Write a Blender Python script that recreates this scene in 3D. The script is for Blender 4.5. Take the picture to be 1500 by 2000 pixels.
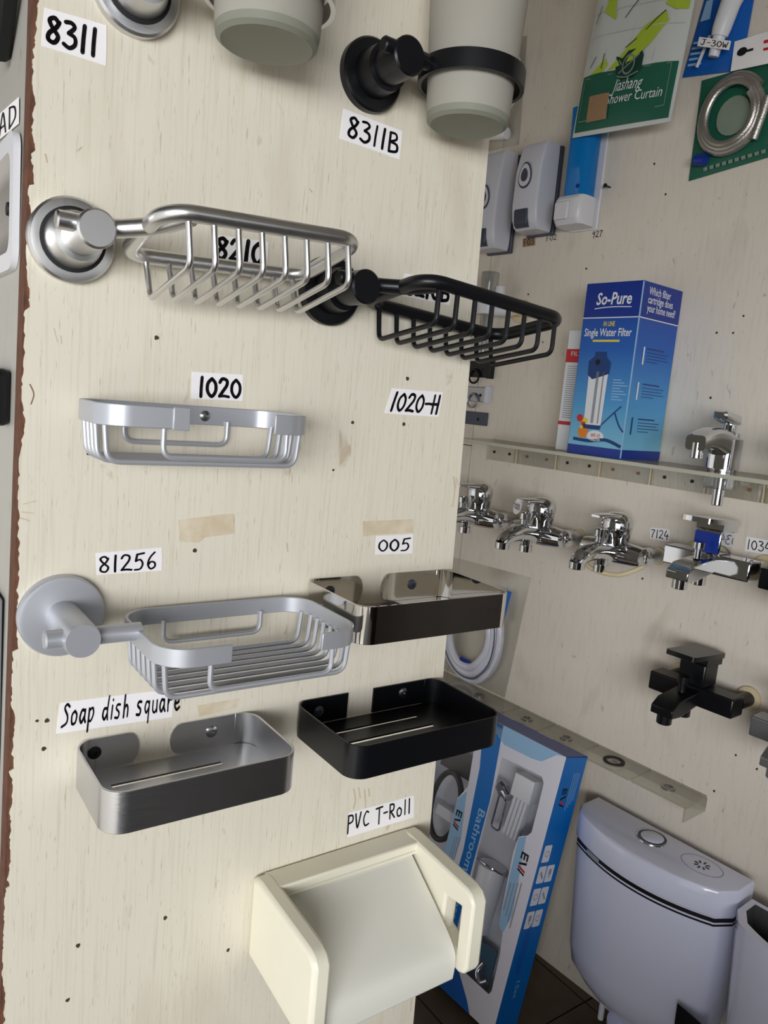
import bpy, bmesh, math, random
from mathutils import Vector, Matrix
random.seed(7)
S = bpy.context.scene
for o in list(bpy.data.objects): bpy.data.objects.remove(o)
COL = S.collection

# ------------------------------------------------------------------ camera
F = 1500.0                       # focal length in pixels of the 1500 x 2000 frame
CAMZ = 1.2
def _rot(yaw, pitch, roll):
    return Matrix.Rotation(yaw, 3, 'Z') @ Matrix.Rotation(pitch, 3, 'X') @ Matrix.Rotation(roll, 3, 'Y')
M3 = _rot(math.radians(-35.72), math.radians(-8.43), math.radians(-5.12))   # columns: right, forward, up
CAM = Vector((0, -0.5, CAMZ))
RIGHT, FWD, UP = M3.col[0].copy(), M3.col[1].copy(), M3.col[2].copy()
cd = bpy.data.cameras.new('camera'); cam = bpy.data.objects.new('camera', cd); COL.objects.link(cam)
cd.sensor_fit = 'VERTICAL'; cd.sensor_height = 24; cd.lens = F / 2000 * 24; cd.clip_start = .01
mw = Matrix.Identity(4)
for i in range(3):
    mw[i][0], mw[i][1], mw[i][2], mw[i][3] = RIGHT[i], UP[i], -FWD[i], CAM[i]
cam.matrix_world = mw
S.camera = cam
S.view_settings.view_transform = 'Standard'; S.view_settings.look = 'None'
S.view_settings.gamma = 1; S.view_settings.use_curve_mapping = False
S.view_settings.exposure = 0.0

# ------------------------------------------------------------------ light
wd = bpy.data.worlds.new('world'); S.world = wd; wd.use_nodes = True
wd.node_tree.nodes['Background'].inputs[0].default_value = (.95, .97, 1, 1)
wd.node_tree.nodes['Background'].inputs[1].default_value = .9
def area(name, loc, target, sx, sy, power, col):
    l = bpy.data.lights.new(name, 'AREA'); l.shape = 'RECTANGLE'; l.size = sx; l.size_y = sy; l.energy = power; l.color = col
    o = bpy.data.objects.new(name, l); COL.objects.link(o); o.location = loc
    o.rotation_euler = (Vector(target) - Vector(loc)).to_track_quat('-Z', 'Y').to_euler()
    return o
area('shopfront_daylight', (-1.95, -2.75, 1.25), (.7, .2, 1.0), 2.4, 1.0, 104, (.96, .98, 1))
sl = bpy.data.lights.new('sun', 'SUN'); sl.energy = 4.0; sl.angle = .02; sl.color = (1, .97, .92)
so = bpy.data.objects.new('sun', sl); COL.objects.link(so); so.rotation_euler = Vector((-.25, .6, -1)).to_track_quat('-Z', 'Y').to_euler()

# ------------------------------------------------------------------ pixel helpers (direction only; distance from the wall touched)
def ray(px, py): return RIGHT * ((px - 750) / F) - UP * ((py - 1000) / F) + FWD
def P(px, py, out=0.0):                         # on the front board (plane y = -out)
    r = ray(px, py); return CAM + r * ((-out - CAM.y) / r.y)
AZ = math.radians(-4); WO = Vector((1.3, 0, 0))
WX = Vector((-math.sin(AZ), -math.cos(AZ), 0)); WY = Vector((math.cos(AZ), -math.sin(AZ), 0))
WROT = math.atan2(WX.y, WX.x)
def W(px, py, out=0.0):                         # on the right wall: world point
    r = ray(px, py); return CAM + r * (WY.dot(WO - WY * out - CAM) / WY.dot(r))
def Ws(px, py, out=0.0):                        # (s along wall, z)
    p = W(px, py, out); return ((p - WO).dot(WX), p.z)
def wpt(s, out, z): p = WO + WX * s - WY * out; return Vector((p.x, p.y, z))
LX = .0905
def Lf(px, py, out=0.0):                        # on the left side of the partition (plane x = LX - out)
    r = ray(px, py); return CAM + r * ((LX - out - CAM.x) / r.x)

# ------------------------------------------------------------------ materials
def lin(c):
    return tuple(((v / 255) / 12.92 if v / 255 <= .04045 else ((v / 255 + .055) / 1.055) ** 2.4) for v in c) + (1,)
MATS = {}
def mat(name, col, rough=.5, metal=0., trans=0., ior=1.45, coat=0., var=0., vscale=(8, 8, 8), bump=0., bscale=(60, 60, 60), col2=None, spec=.5, rvar=0., sss=0.):
    m = bpy.data.materials.new(name); m.use_nodes = True; nt = m.node_tree; b = nt.nodes['Principled BSDF']
    b.inputs['Base Color'].default_value = lin(col); b.inputs['Roughness'].default_value = rough
    b.inputs['Metallic'].default_value = metal; b.inputs['IOR'].default_value = ior
    b.inputs['Transmission Weight'].default_value = trans; b.inputs['Coat Weight'].default_value = coat
    b.inputs['Specular IOR Level'].default_value = spec
    if sss: b.inputs['Subsurface Weight'].default_value = sss; b.inputs['Subsurface Radius'].default_value = (.01, .01, .008)
    def tex(scale, detail=4):
        tc = nt.nodes.new('ShaderNodeTexCoord'); mp = nt.nodes.new('ShaderNodeMapping'); n = nt.nodes.new('ShaderNodeTexNoise')
        mp.inputs['Scale'].default_value = scale; n.inputs['Scale'].default_value = 1; n.inputs['Detail'].default_value = detail
        nt.links.new(tc.outputs['Object'], mp.inputs[0]); nt.links.new(mp.outputs[0], n.inputs['Vector']); return n
    if var:
        n = tex(vscale); r = nt.nodes.new('ShaderNodeValToRGB'); c = lin(col)
        c2 = lin(col2) if col2 else tuple(v * (1 - var) for v in c[:3]) + (1,)
        r.color_ramp.elements[0].position = .3; r.color_ramp.elements[1].position = .7
        r.color_ramp.elements[0].color = c2; r.color_ramp.elements[1].color = c
        nt.links.new(n.outputs['Fac'], r.inputs[0]); nt.links.new(r.outputs[0], b.inputs['Base Color'])
    if bump or rvar:
        n = tex(bscale)
        if bump:
            bp = nt.nodes.new('ShaderNodeBump'); bp.inputs['Strength'].default_value = bump; bp.inputs['Distance'].default_value = .001
            nt.links.new(n.outputs['Fac'], bp.inputs['Height']); nt.links.new(bp.outputs[0], b.inputs['Normal'])
        if rvar:
            mr = nt.nodes.new('ShaderNodeMapRange'); mr.inputs['To Min'].default_value = rough - rvar; mr.inputs['To Max'].default_value = rough + rvar
            nt.links.new(n.outputs['Fac'], mr.inputs['Value']); nt.links.new(mr.outputs[0], b.inputs['Roughness'])
    MATS[name] = m; return m
def clear(name, tint, gloss=.12, rough=.08, opac=0.0, body=(200, 200, 200)):     # thin clear plastic
    m = bpy.data.materials.new(name); m.use_nodes = True; nt = m.node_tree; nt.nodes.remove(nt.nodes['Principled BSDF'])
    out = nt.nodes['Material Output']
    t = nt.nodes.new('ShaderNodeBsdfTransparent'); t.inputs[0].default_value = lin(tint)
    g = nt.nodes.new('ShaderNodeBsdfGlossy'); g.inputs['Roughness'].default_value = rough
    fr = nt.nodes.new('ShaderNodeLayerWeight'); fr.inputs[0].default_value = .35
    mr = nt.nodes.new('ShaderNodeMapRange'); mr.inputs['To Min'].default_value = gloss * .5; mr.inputs['To Max'].default_value = min(1, gloss * 4)
    nt.links.new(fr.outputs['Facing'], mr.inputs['Value'])
    x = nt.nodes.new('ShaderNodeMixShader'); nt.links.new(mr.outputs[0], x.inputs[0]); nt.links.new(t.outputs[0], x.inputs[1]); nt.links.new(g.outputs[0], x.inputs[2])
    last = x
    if opac:
        d = nt.nodes.new('ShaderNodeBsdfDiffuse'); d.inputs[0].default_value = lin(body)
        y = nt.nodes.new('ShaderNodeMixShader'); y.inputs[0].default_value = opac
        nt.links.new(last.outputs[0], y.inputs[1]); nt.links.new(d.outputs[0], y.inputs[2]); last = y
    nt.links.new(last.outputs[0], out.inputs[0]); MATS[name] = m; return m

def laminate(name, base, streak, dirt, sc):
    m = bpy.data.materials.new(name); m.use_nodes = True; nt = m.node_tree; b = nt.nodes['Principled BSDF']; N = nt.nodes.new; L = nt.links.new
    tc = N('ShaderNodeTexCoord')
    def noise(scale, detail=3, dist=0):
        mp = N('ShaderNodeMapping'); mp.inputs['Scale'].default_value = scale; L(tc.outputs['Object'], mp.inputs[0])
        n = N('ShaderNodeTexNoise'); n.inputs['Scale'].default_value = 1; n.inputs['Detail'].default_value = detail; n.inputs['Distortion'].default_value = dist
        L(mp.outputs[0], n.inputs['Vector']); return n
    def ramp(n, p0, p1):
        r = N('ShaderNodeMapRange'); r.inputs['From Min'].default_value = p0; r.inputs['From Max'].default_value = p1; L(n.outputs['Fac'], r.inputs['Value']); return r
    def mix(fac, a, c, mul=1):
        x = N('ShaderNodeMix'); x.data_type = 'RGBA'
        mm = N('ShaderNodeMath'); mm.operation = 'MULTIPLY'; mm.inputs[1].default_value = mul; L(fac, mm.inputs[0]); L(mm.outputs[0], x.inputs['Factor'])
        if isinstance(a, tuple): x.inputs['A'].default_value = a
        else: L(a, x.inputs['A'])
        x.inputs['B'].default_value = c; return x.outputs['Result']
    g1 = ramp(noise((sc * 620, sc * 620, 16), 3), .50, .80)          # fine vertical grain
    g2 = ramp(noise((sc * 1000, sc * 1000, 70), 2), .66, .76)         # short dashes
    c = mix(g1.outputs[0], lin(base), lin(streak), .34)
    c = mix(g2.outputs[0], c, lin(streak), .75)
    d1 = ramp(noise((11, 11, 4), 5, .6), .58, .76); c = mix(d1.outputs[0], c, lin(dirt), .30)
    d2 = ramp(noise((70, 70, 28), 4, 1.2), .68, .76); c = mix(d2.outputs[0], c, lin(dirt), .55)
    L(c, b.inputs['Base Color']); b.inputs['Roughness'].default_value = .42; b.inputs['Specular IOR Level'].default_value = .35
    MATS[name] = m; return m
laminate('board_laminate', (226, 219, 202), (188, 172, 146), (176, 152, 122), 1.0)
laminate('side_laminate_shaded', (176, 174, 166), (160, 154, 140), (140, 124, 104), 1.0)  # board laminate greyed: the side face's shade is put into the colour
laminate('wall_laminate', (221, 212, 199), (192, 180, 162), (150, 128, 104), .25)
mat('chipboard', (112, 74, 55), .9, var=.5, vscale=(300, 300, 90), bump=.8, bscale=(500, 500, 250))
mat('dark_gap', (60, 50, 42), .9)
mat('floor_tile', (96, 82, 66), .45, var=.3, vscale=(14, 14, 14))
mat('grout', (38, 32, 28), .9)
mat('ceiling_white', (172, 165, 155), .8)
mat('pavement', (190, 186, 178), .85, var=.15, vscale=(4, 4, 4))
mat('unseen_dark_paint', (58, 50, 44), .8, var=.4, vscale=(3, 3, 2))
mat('brushed_steel', (206, 206, 208), .3, 1., bump=.05, bscale=(60, 900, 900), rvar=.05)
mat('polished_steel', (208, 205, 200), .045, 1.)
mat('chrome', (214, 216, 220), .07, 1.)
mat('satin_steel', (214, 213, 212), .34, 1., rvar=.05, bscale=(800, 60, 60))
mat('satin_aluminium', (176, 178, 184), .42, 1.)
mat('alu_paint', (188, 190, 196), .40, .5)
mat('black_paint', (17, 18, 21), .33, 0., spec=.4)
mat('black_satin', (13, 14, 18), .30, 0., spec=.45)
mat('black_rubber', (20, 20, 22), .6)
mat('frosted_glass', (200, 196, 186), .5, 0., trans=.45, ior=1.2)
mat('frosted_glass_base', (168, 170, 156), .45, 0., trans=.45, ior=1.2)
mat('white_plastic', (222, 222, 226), .35)
mat('grey_plastic', (212, 213, 222), .32)
mat('dark_grey_plastic', (70, 74, 88), .4)
mat('cream_pvc', (238, 233, 213), .33, var=.05, vscale=(20, 20, 20), sss=.05)
mat('cream_flap', (229, 227, 216), .30)
mat('ceramic', (216, 218, 238), .12, coat=.4)
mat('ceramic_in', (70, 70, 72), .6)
mat('paper', (248, 244, 245), .7, var=.05, vscale=(30, 30, 30))
mat('ink', (16, 14, 20), .45)
mat('ink_soft', (52, 46, 46), .6)
mat('tape_old', (224, 212, 190), .35, var=.4, vscale=(70, 70, 70), col2=(206, 188, 158))
mat('stain', (200, 178, 146), .6, var=.3, vscale=(200, 200, 60), col2=(214, 200, 174))
mat('hole', (70, 56, 44), .95)
mat('rust', (132, 96, 62), .9)
mat('screw_steel', (150, 150, 150), .3, 1.)
mat('blue_print', (18, 92, 178), .35)
mat('navy_print', (16, 48, 140), .35)
mat('cyan_print', (0, 108, 190), .35)
mat('white_print', (226, 228, 232), .45)
mat('red_print', (196, 38, 44), .45)
mat('yellow_print', (226, 206, 80), .45)
mat('pale_blue_print', (150, 190, 226), .4)
mat('grey_print', (150, 152, 160), .5)
mat('dim_print', (28, 62, 120), .5)
mat('teal_print', (96, 176, 196), .4)
mat('orange_print', (226, 130, 40), .5)
mat('green_print', (34, 96, 76), .4)
mat('dark_green_print', (22, 62, 54), .4)
mat('lime_print', (172, 196, 60), .45)
mat('olive_grey_print', (128, 140, 126), .5)
mat('bag_white', (206, 210, 206), .35, bump=.4, bscale=(30, 30, 30))
mat('bag_grey', (196, 200, 194), .3)
mat('brown_tape', (158, 128, 96), .35)
mat('blue_tank', (24, 136, 216), .1, trans=.3, ior=1.35)
mat('hose_white', (214, 214, 224), .35)
mat('hose_line', (80, 84, 110), .5)
mat('braid_steel', (186, 182, 176), .33, .9, bump=.6, bscale=(500, 500, 500))
mat('shelf_edge', (186, 184, 168), .2)
mat('cream_plug', (214, 198, 160), .5)
mat('mug_white', (240, 240, 244), .3)
mat('teal_card', (20, 84, 112), .4)
mat('dark_card', (34, 40, 46), .4)
mat('silver_card', (240, 240, 244), .3, bump=.5, bscale=(18, 18, 18))
clear('clear_film', (250, 250, 252), .08, .12, .03)
clear('clear_bag', (250, 250, 248), .12, .25, .05, (214, 212, 208))
clear('clear_acrylic', (240, 240, 234), .14, .1, .16, (206, 198, 178))
clear('clear_cup', (220, 222, 222), .16, .1, .12)
# printed gradients (design of the cartons)
def grad(name, axis, stops, lo, hi, rough=.35):
    m = bpy.data.materials.new(name); m.use_nodes = True; nt = m.node_tree; b = nt.nodes['Principled BSDF']
    tc = nt.nodes.new('ShaderNodeTexCoord'); sp = nt.nodes.new('ShaderNodeSeparateXYZ'); mr = nt.nodes.new('ShaderNodeMapRange'); r = nt.nodes.new('ShaderNodeValToRGB')
    mr.inputs['From Min'].default_value = lo; mr.inputs['From Max'].default_value = hi
    nt.links.new(tc.outputs['Object'], sp.inputs[0]); nt.links.new(sp.outputs[axis], mr.inputs['Value']); nt.links.new(mr.outputs[0], r.inputs[0])
    e = r.color_ramp.elements
    while len(e) < len(stops): e.new(.5)
    for k, (p, c) in enumerate(stops): e[k].position = p; e[k].color = lin(c)
    nt.links.new(r.outputs[0], b.inputs['Base Color']); b.inputs['Roughness'].default_value = rough; MATS[name] = m

# ------------------------------------------------------------------ mesh builder
class MB:
    def __init__(s): s.v = []; s.f = []; s.xf = None
    def add(s, vs, fs):
        n = len(s.v)
        for p in vs:
            p = Vector(p); s.v.append(s.xf @ p if s.xf else p)
        s.f += [tuple(i + n for i in f) for f in fs]; return s
    def box(s, x0, x1, y0, y1, z0, z1):
        return s.add([(x0, y0, z0), (x1, y0, z0), (x1, y1, z0), (x0, y1, z0), (x0, y0, z1), (x1, y0, z1), (x1, y1, z1), (x0, y1, z1)],
                     [(0, 3, 2, 1), (4, 5, 6, 7), (0, 1, 5, 4), (1, 2, 6, 5), (2, 3, 7, 6), (3, 0, 4, 7)])
    def loft(s, loops, cap0=True, cap1=True, closed=True):
        n = len(loops[0]); vs = [p for l in loops for p in l]; fs = []
        for k in range(len(loops) - 1):
            for i in range(n if closed else n - 1):
                j = (i + 1) % n; fs.append((k * n + i, k * n + j, (k + 1) * n + j, (k + 1) * n + i))
        if cap0: fs.append(tuple(range(n))[::-1])
        if cap1: fs.append(tuple(range((len(loops) - 1) * n, len(loops) * n)))
        return s.add(vs, fs)
    def lathe(s, prof, o, ax, n=28, cap0=True, cap1=True):       # prof: (distance along axis, radius)
        o = Vector(o); ax = Vector(ax).normalized(); a = ax.orthogonal().normalized(); b = ax.cross(a)
        return s.loft([[o + ax * d + (a * math.cos(t) + b * math.sin(t)) * max(r, 1e-5) for t in [2 * math.pi * i / n for i in range(n)]] for d, r in prof], cap0, cap1)
    def cyl(s, p0, p1, r0, r1=None, n=20, ch=.0):
        p0, p1 = Vector(p0), Vector(p1); L = (p1 - p0).length; r1 = r0 if r1 is None else r1
        pr = [(0, r0), (L, r1)] if not ch else [(0, r0 - ch), (ch, r0), (L - ch, r1), (L, r1 - ch)]
        return s.lathe(pr, p0, p1 - p0, n)
    def tube(s, pts, r, n=10, closed=False, flat=None):
        pts = [Vector(p) for p in pts]; m = len(pts); loops = []; nrm = None
        for i, p in enumerate(pts):
            if closed: t = pts[(i + 1) % m] - pts[i - 1]
            else: t = pts[min(i + 1, m - 1)] - pts[max(i - 1, 0)]
            t.normalize()
            if nrm is None: nrm = t.orthogonal().normalized()
            nrm = (nrm - t * nrm.dot(t)).normalized(); b = t.cross(nrm); rr = r[i] if isinstance(r, (list, tuple)) else r
            loops.append([p + (nrm * math.cos(a) + b * math.sin(a)) * rr for a in [2 * math.pi * k / n for k in range(n)]])
        if closed:
            vs = [p for l in loops for p in l]; fs = []
            # align last ring to first (nearest rotation)
            off = min(range(n), key=lambda k: (loops[-1][k] - loops[0][0]).length)
            for k in range(m):
                for i in range(n):
                    j = (i + 1) % n; q = (k + 1) % m; o2 = 0 if q else 0
                    if q: fs.append((k * n + i, k * n + j, q * n + j, q * n + i))
                    else: fs.append((k * n + (i + off) % n, k * n + (j + off) % n, j, i))
            return s.add(vs, fs)
        return s.loft(loops)
    def prism(s, poly, d):                                       # poly: 3D loop, d: extrusion vector
        poly = [Vector(p) for p in poly]; d = Vector(d); return s.loft([poly, [p + d for p in poly]])
    def sphere(s, c, r, n=16, k=10, sx=1, sy=1, sz=1):
        c = Vector(c); lp = []
        for i in range(k + 1):
            a = math.pi * i / k; rr = max(math.sin(a), 1e-4)
            lp.append([c + Vector((math.cos(t) * rr * r * sx, math.sin(t) * rr * r * sy, -math.cos(a) * r * sz)) for t in [2 * math.pi * q / n for q in range(n)]])
        return s.loft(lp)
    def band(s, path, z0, z1, th, closed=False):                 # vertical strip following a 2D path (x, y)
        m = len(path); lp = []
        for i, p in enumerate(path):
            p = Vector(p); a = Vector(path[(i - 1) % m] if closed or i else path[0]); b = Vector(path[(i + 1) % m] if closed or i < m - 1 else path[-1])
            t = (b - a).normalized(); nn = Vector((-t.y, t.x)) * th / 2
            q0, q1 = p + nn, p - nn
            lp.append([(q0.x, q0.y, z0), (q1.x, q1.y, z0), (q1.x, q1.y, z1), (q0.x, q0.y, z1)])
        if closed: lp.append(lp[0]); return s.loft(lp, False, False)
        return s.loft(lp)
def build(name, mb, m, parent=None, smooth=35, bevel=0, loc=None, rotz=0):
    me = bpy.data.meshes.new(name); me.from_pydata([tuple(v) for v in mb.v], [], mb.f)
    bm = bmesh.new(); bm.from_mesh(me); bmesh.ops.recalc_face_normals(bm, faces=bm.faces); bm.to_mesh(me); bm.free()
    me.materials.append(MATS[m])
    if smooth:
        for p in me.polygons: p.use_smooth = True
        me.set_sharp_from_angle(angle=math.radians(smooth))
    o = bpy.data.objects.new(name, me); COL.objects.link(o)
    if parent: o.parent = parent
    if loc is not None: o.location = loc
    if rotz: o.rotation_euler.z = rotz
    if bevel:
        b = o.modifiers.new('bevel', 'BEVEL'); b.width = bevel; b.segments = 2; b.limit_method = 'ANGLE'; b.angle_limit = math.radians(40)
    return o
def tag(o, label, cat, group=None, kind=None):
    o['label'] = label; o['category'] = cat
    if group: o['group'] = group
    if kind: o['kind'] = kind
    return o
def empty(name, loc, rotz=0, label=None, cat=None, group=None):
    o = bpy.data.objects.new(name, None); COL.objects.link(o); o.location = loc; o.rotation_euler.z = rotz; o.empty_display_size = .03
    if label: tag(o, label, cat, group)
    return o
def wallthing(name, s, z, label, cat, group=None, out=0): return empty(name, wpt(s, out, z), WROT, label, cat, group)
def struct(o): o['kind'] = 'structure'; return o
def rr(x0, x1, y0, y1, r, n=6):                                  # rounded rectangle loop (2D)
    pts = []
    for cx, cy, a0 in ((x1 - r, y1 - r, 0), (x0 + r, y1 - r, 90), (x0 + r, y0 + r, 180), (x1 - r, y0 + r, 270)):
        for k in range(n + 1):
            a = math.radians(a0 + 90 * k / n); pts.append((cx + r * math.cos(a), cy + r * math.sin(a)))
    return pts
def fillet(pts, r, n=5):                                         # round the inner corners of a 3D polyline
    pts = [Vector(p) for p in pts]; o = [pts[0]]
    for a, b, c in zip(pts, pts[1:], pts[2:]):
        d0 = (a - b).normalized(); d1 = (c - b).normalized(); rad = min(r, (a - b).length * .49, (c - b).length * .49)
        p0, p1 = b + d0 * rad, b + d1 * rad
        for k in range(n + 1):
            t = k / n; o.append(p0 * (1 - t) ** 2 + b * 2 * t * (1 - t) + p1 * t * t)
    return o + [pts[-1]]
def spline(pts, n=6, closed=False):
    pts = [Vector(p) for p in pts]; m = len(pts); o = []
    for i in range(m if closed else m - 1):
        g = lambda k: pts[k % m] if closed else pts[max(0, min(m - 1, k))]
        p0, p1, p2, p3 = g(i - 1), g(i), g(i + 1), g(i + 2)
        for k in range(n):
            t = k / n; o.append(.5 * ((2 * p1) + (p2 - p0) * t + (2 * p0 - 5 * p1 + 4 * p2 - p3) * t * t + (3 * p1 - p0 - 3 * p2 + p3) * t ** 3))
    if not closed: o.append(pts[-1])
    return o
def sheet_with_holes(outer, holes, depth_vec, to3):              # thin board with cut-outs; 2D loops, to3 maps (a, b) to 3D
    bm = bmesh.new(); edges = []
    for lp in [outer] + holes:
        vs = [bm.verts.new(to3(*p)) for p in lp]
        edges += [bm.edges.new((vs[i], vs[(i + 1) % len(vs)])) for i in range(len(vs))]
    bmesh.ops.triangle_fill(bm, use_beauty=True, use_dissolve=False, edges=edges)
    mb = MB(); bm.verts.index_update()
    vs = [v.co.copy() for v in bm.verts]; fs = [tuple(v.index for v in f.verts) for f in bm.faces]; n = len(vs); dv = Vector(depth_vec)
    mb.add(vs + [v + dv for v in vs], fs + [tuple(i + n for i in f[::-1]) for f in fs])
    k = 0
    for lp in [outer] + holes:
        m = len(lp); mb.f += [(k + i, k + (i + 1) % m, k + (i + 1) % m + n, k + i + n) for i in range(m)]; k += m
    bm.free(); return mb

# ------------------------------------------------------------------ lettering
G = {  # handwritten strokes in a box about .6 wide and 1 high
 '0': [[(.3, .95), (.08, .7), (.06, .3), (.28, .03), (.5, .3), (.5, .7), (.3, .95)]], '1': [[(.2, 1), (.16, .5), (.14, 0)]],
 '2': [[(.06, .78), (.2, .97), (.45, .9), (.45, .65), (.25, .35), (.04, .06)], [(.04, .06), (.3, .08), (.56, .04)]],
 '3': [[(.08, .95), (.32, .97), (.46, .82), (.22, .55)], [(.22, .55), (.48, .45), (.5, .18), (.28, .0), (.04, .1)]],
 '4': [[(.3, 1), (.05, .42), (.55, .42)], [(.42, .62), (.38, 0)]],
 '5': [[(.2, .95), (.12, .55)], [(.12, .55), (.36, .62), (.48, .35), (.34, .06), (.05, .02)], [(.2, .95), (.56, 1.0)]],
 '6': [[(.46, 1), (.2, .7), (.08, .3), (.22, .02), (.45, .14), (.44, .38), (.24, .44), (.1, .26)]],
 '7': [[(.05, .9), (.5, .93), (.3, .5), (.2, 0)]],
 '8': [[(.48, .82), (.3, .98), (.1, .85), (.24, .58), (.48, .3), (.34, .03), (.1, .1), (.12, .35), (.38, .62), (.5, .85)]],
 '9': [[(.46, .8), (.25, .95), (.08, .75), (.25, .55), (.46, .75)], [(.46, .8), (.42, .4), (.3, 0)]],
 'B': [[(.1, .95), (.08, 0)], [(.1, .95), (.4, .95), (.46, .7), (.12, .5)], [(.12, .5), (.5, .42), (.5, .1), (.08, .0)]],
 'H': [[(.12, 1), (.1, 0)], [(.5, 1), (.46, 0)], [(-.05, .5), (.5, .52)]], '-': [[(.02, .5), (.36, .52)]],
 's': [[(.42, .6), (.2, .62), (.1, .45), (.36, .25), (.3, .02), (.04, .04)]], 'o': [[(.28, .58), (.08, .4), (.14, .04), (.4, .06), (.46, .4), (.28, .58)]],
 'S': [[(.5, .8), (.28, .92), (.12, .75), (.4, .4), (.38, .1), (.02, -.05)]],
 'a': [[(.44, .52), (.2, .58), (.06, .25), (.22, .02), (.42, .3)], [(.45, .58), (.44, .2), (.54, .02)]],
 'p': [[(.1, .6), (.1, -.4)], [(.1, .5), (.36, .62), (.46, .35), (.3, .05), (.1, .08)]],
 'd': [[(.4, .5), (.16, .5), (.08, .2), (.25, .02), (.42, .25)], [(.5, 1.05), (.44, .4), (.5, .0)]],
 'i': [[(.16, .6), (.14, .02)], [(.18, .88), (.19, .84)]], 'h': [[(.12, 1), (.1, 0)], [(.1, .35), (.28, .55), (.42, .4), (.42, .02)]],
 'q': [[(.42, .52), (.2, .58), (.08, .3), (.22, .06), (.42, .3)], [(.45, .58), (.4, -.4)]],
 'u': [[(.1, .58), (.1, .15), (.28, .02), (.44, .2)], [(.46, .58), (.46, .05)]], 'r': [[(.12, .58), (.12, .0)], [(.12, .35), (.26, .55), (.44, .54)]],
 'e': [[(.08, .3), (.42, .38), (.36, .58), (.14, .5), (.08, .2), (.26, .0), (.5, .12)]],
 'P': [[(.12, .95), (.08, -.15)], [(.1, .95), (.46, .9), (.46, .55), (.1, .45)]], 'V': [[(.05, .95), (.22, .05), (.5, .98)]],
 'C': [[(.5, .85), (.3, .92), (.08, .5), (.2, .05), (.52, .1)]], 'T': [[(.0, .92), (.58, .96)], [(.3, .95), (.26, -.12)]],
 'R': [[(.1, .95), (.08, 0)], [(.1, .95), (.44, .9), (.4, .55), (.1, .48)], [(.15, .48), (.5, .02)]], 'l': [[(.16, 1), (.12, 0)]],
 'J': [[(.1, .92), (.56, .98)], [(.36, .95), (.32, .2), (.14, .02), (.0, .2)]], 'W': [[(.02, .9), (.14, .05), (.3, .6), (.42, .05), (.6, .95)]],
 'F': [[(.12, .95), (.08, 0)], [(.12, .95), (.5, .97)], [(.1, .5), (.4, .52)]], 'A': [[(.02, 0), (.3, 1), (.5, 0)], [(.1, .35), (.42, .35)]],
 'D': [[(.12, .95), (.1, 0)], [(.1, .97), (.46, .8), (.5, .3), (.1, .0)]], ' ': []}
WID = {'1': .34, 'i': .3, 'l': .3, '-': .4, ' ': .4, 'W': .68, 'J': .62}
def ink_mesh(text, f, weight, space=.1):
    """strokes -> flat ribbons; f maps (u, v) in a 0..1 box to 3D, normal side towards the viewer"""
    x = 0; strokes = []
    for ch in text:
        for st in G[ch]: strokes.append([(x + a, b) for a, b in st])
        x += WID.get(ch, .58) + space
    tot = x - space; mb = MB(); lay = 0
    for st in strokes:
        pts = spline([(a, b, 0) for a, b in st], 5) if len(st) > 2 else [Vector((a, b, 0)) for a, b in st]
        w = weight * random.uniform(.88, 1.12)
        for a, b in zip(pts, pts[1:]):
            t = (b - a)
            if t.length < 1e-6: continue
            nn = Vector((-t.y, t.x, 0)).normalized() * w / 2
            mb.add([f((p.x) / tot, p.y) for p in (a + nn, a - nn, b - nn, b + nn)], [(0, 1, 2, 3)])
        for p in pts:
            mb.add([f((p.x + math.cos(k * math.pi / 4) * w / 2) / tot, p.y + math.sin(k * math.pi / 4) * w / 2) for k in range(8)], [tuple(range(8))])
    return mb, tot
_tx = {}
def type_mesh(text, bold=.0, shear=0.):
    """printed text -> (verts, faces, width) with cap height about .7"""
    key = (text, bold, shear)
    if key not in _tx:
        cu = bpy.data.curves.new('t', 'FONT'); cu.body = text; cu.size = 1; cu.offset = bold; cu.shear = shear; cu.resolution_u = 2; cu.fill_mode = 'FRONT' if hasattr(cu, 'fill_mode') else 'BOTH'
        ob = bpy.data.objects.new('t', cu); COL.objects.link(ob); dg = bpy.context.evaluated_depsgraph_get()
        me = bpy.data.meshes.new_from_object(ob.evaluated_get(dg))
        vs = [v.co.copy() for v in me.vertices]; fs = [tuple(p.vertices) for p in me.polygons]
        bpy.data.objects.remove(ob); bpy.data.curves.remove(cu); bpy.data.meshes.remove(me)
        x0 = min(v.x for v in vs); x1 = max(v.x for v in vs)
        _tx[key] = ([(v.x - x0, v.y) for v in vs], fs, x1 - x0)
    return _tx[key]
def printed(mb, text, f, x0, y0, w, h=None, bold=0., shear=0.):
    """text with lower left at (x0, y0), width w, size h on the 2D face mapped by f"""
    vs, fs, tw = type_mesh(text, bold, shear); k = w / tw; ky = k if h is None else h
    mb.add([f(x0 + a * k, y0 + b * ky) for a, b in vs], fs); return mb
def flatpoly(mb, f, pts): mb.add([f(*p) for p in pts], [tuple(range(len(pts)))]); return mb
def flatrect(mb, f, x0, x1, y0, y1): return flatpoly(mb, f, [(x0, y0), (x1, y0), (x1, y1), (x0, y1)])
def flatring(mb, f, cx, cy, r0, r1, n=28, sx=1):
    for k in range(n):
        a, b = 2 * math.pi * k / n, 2 * math.pi * (k + 1) / n
        mb.add([f(cx + math.cos(t) * r * sx, cy + math.sin(t) * r) for t, r in ((a, r0), (a, r1), (b, r1), (b, r0))], [(0, 1, 2, 3)])
    return mb
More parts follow.
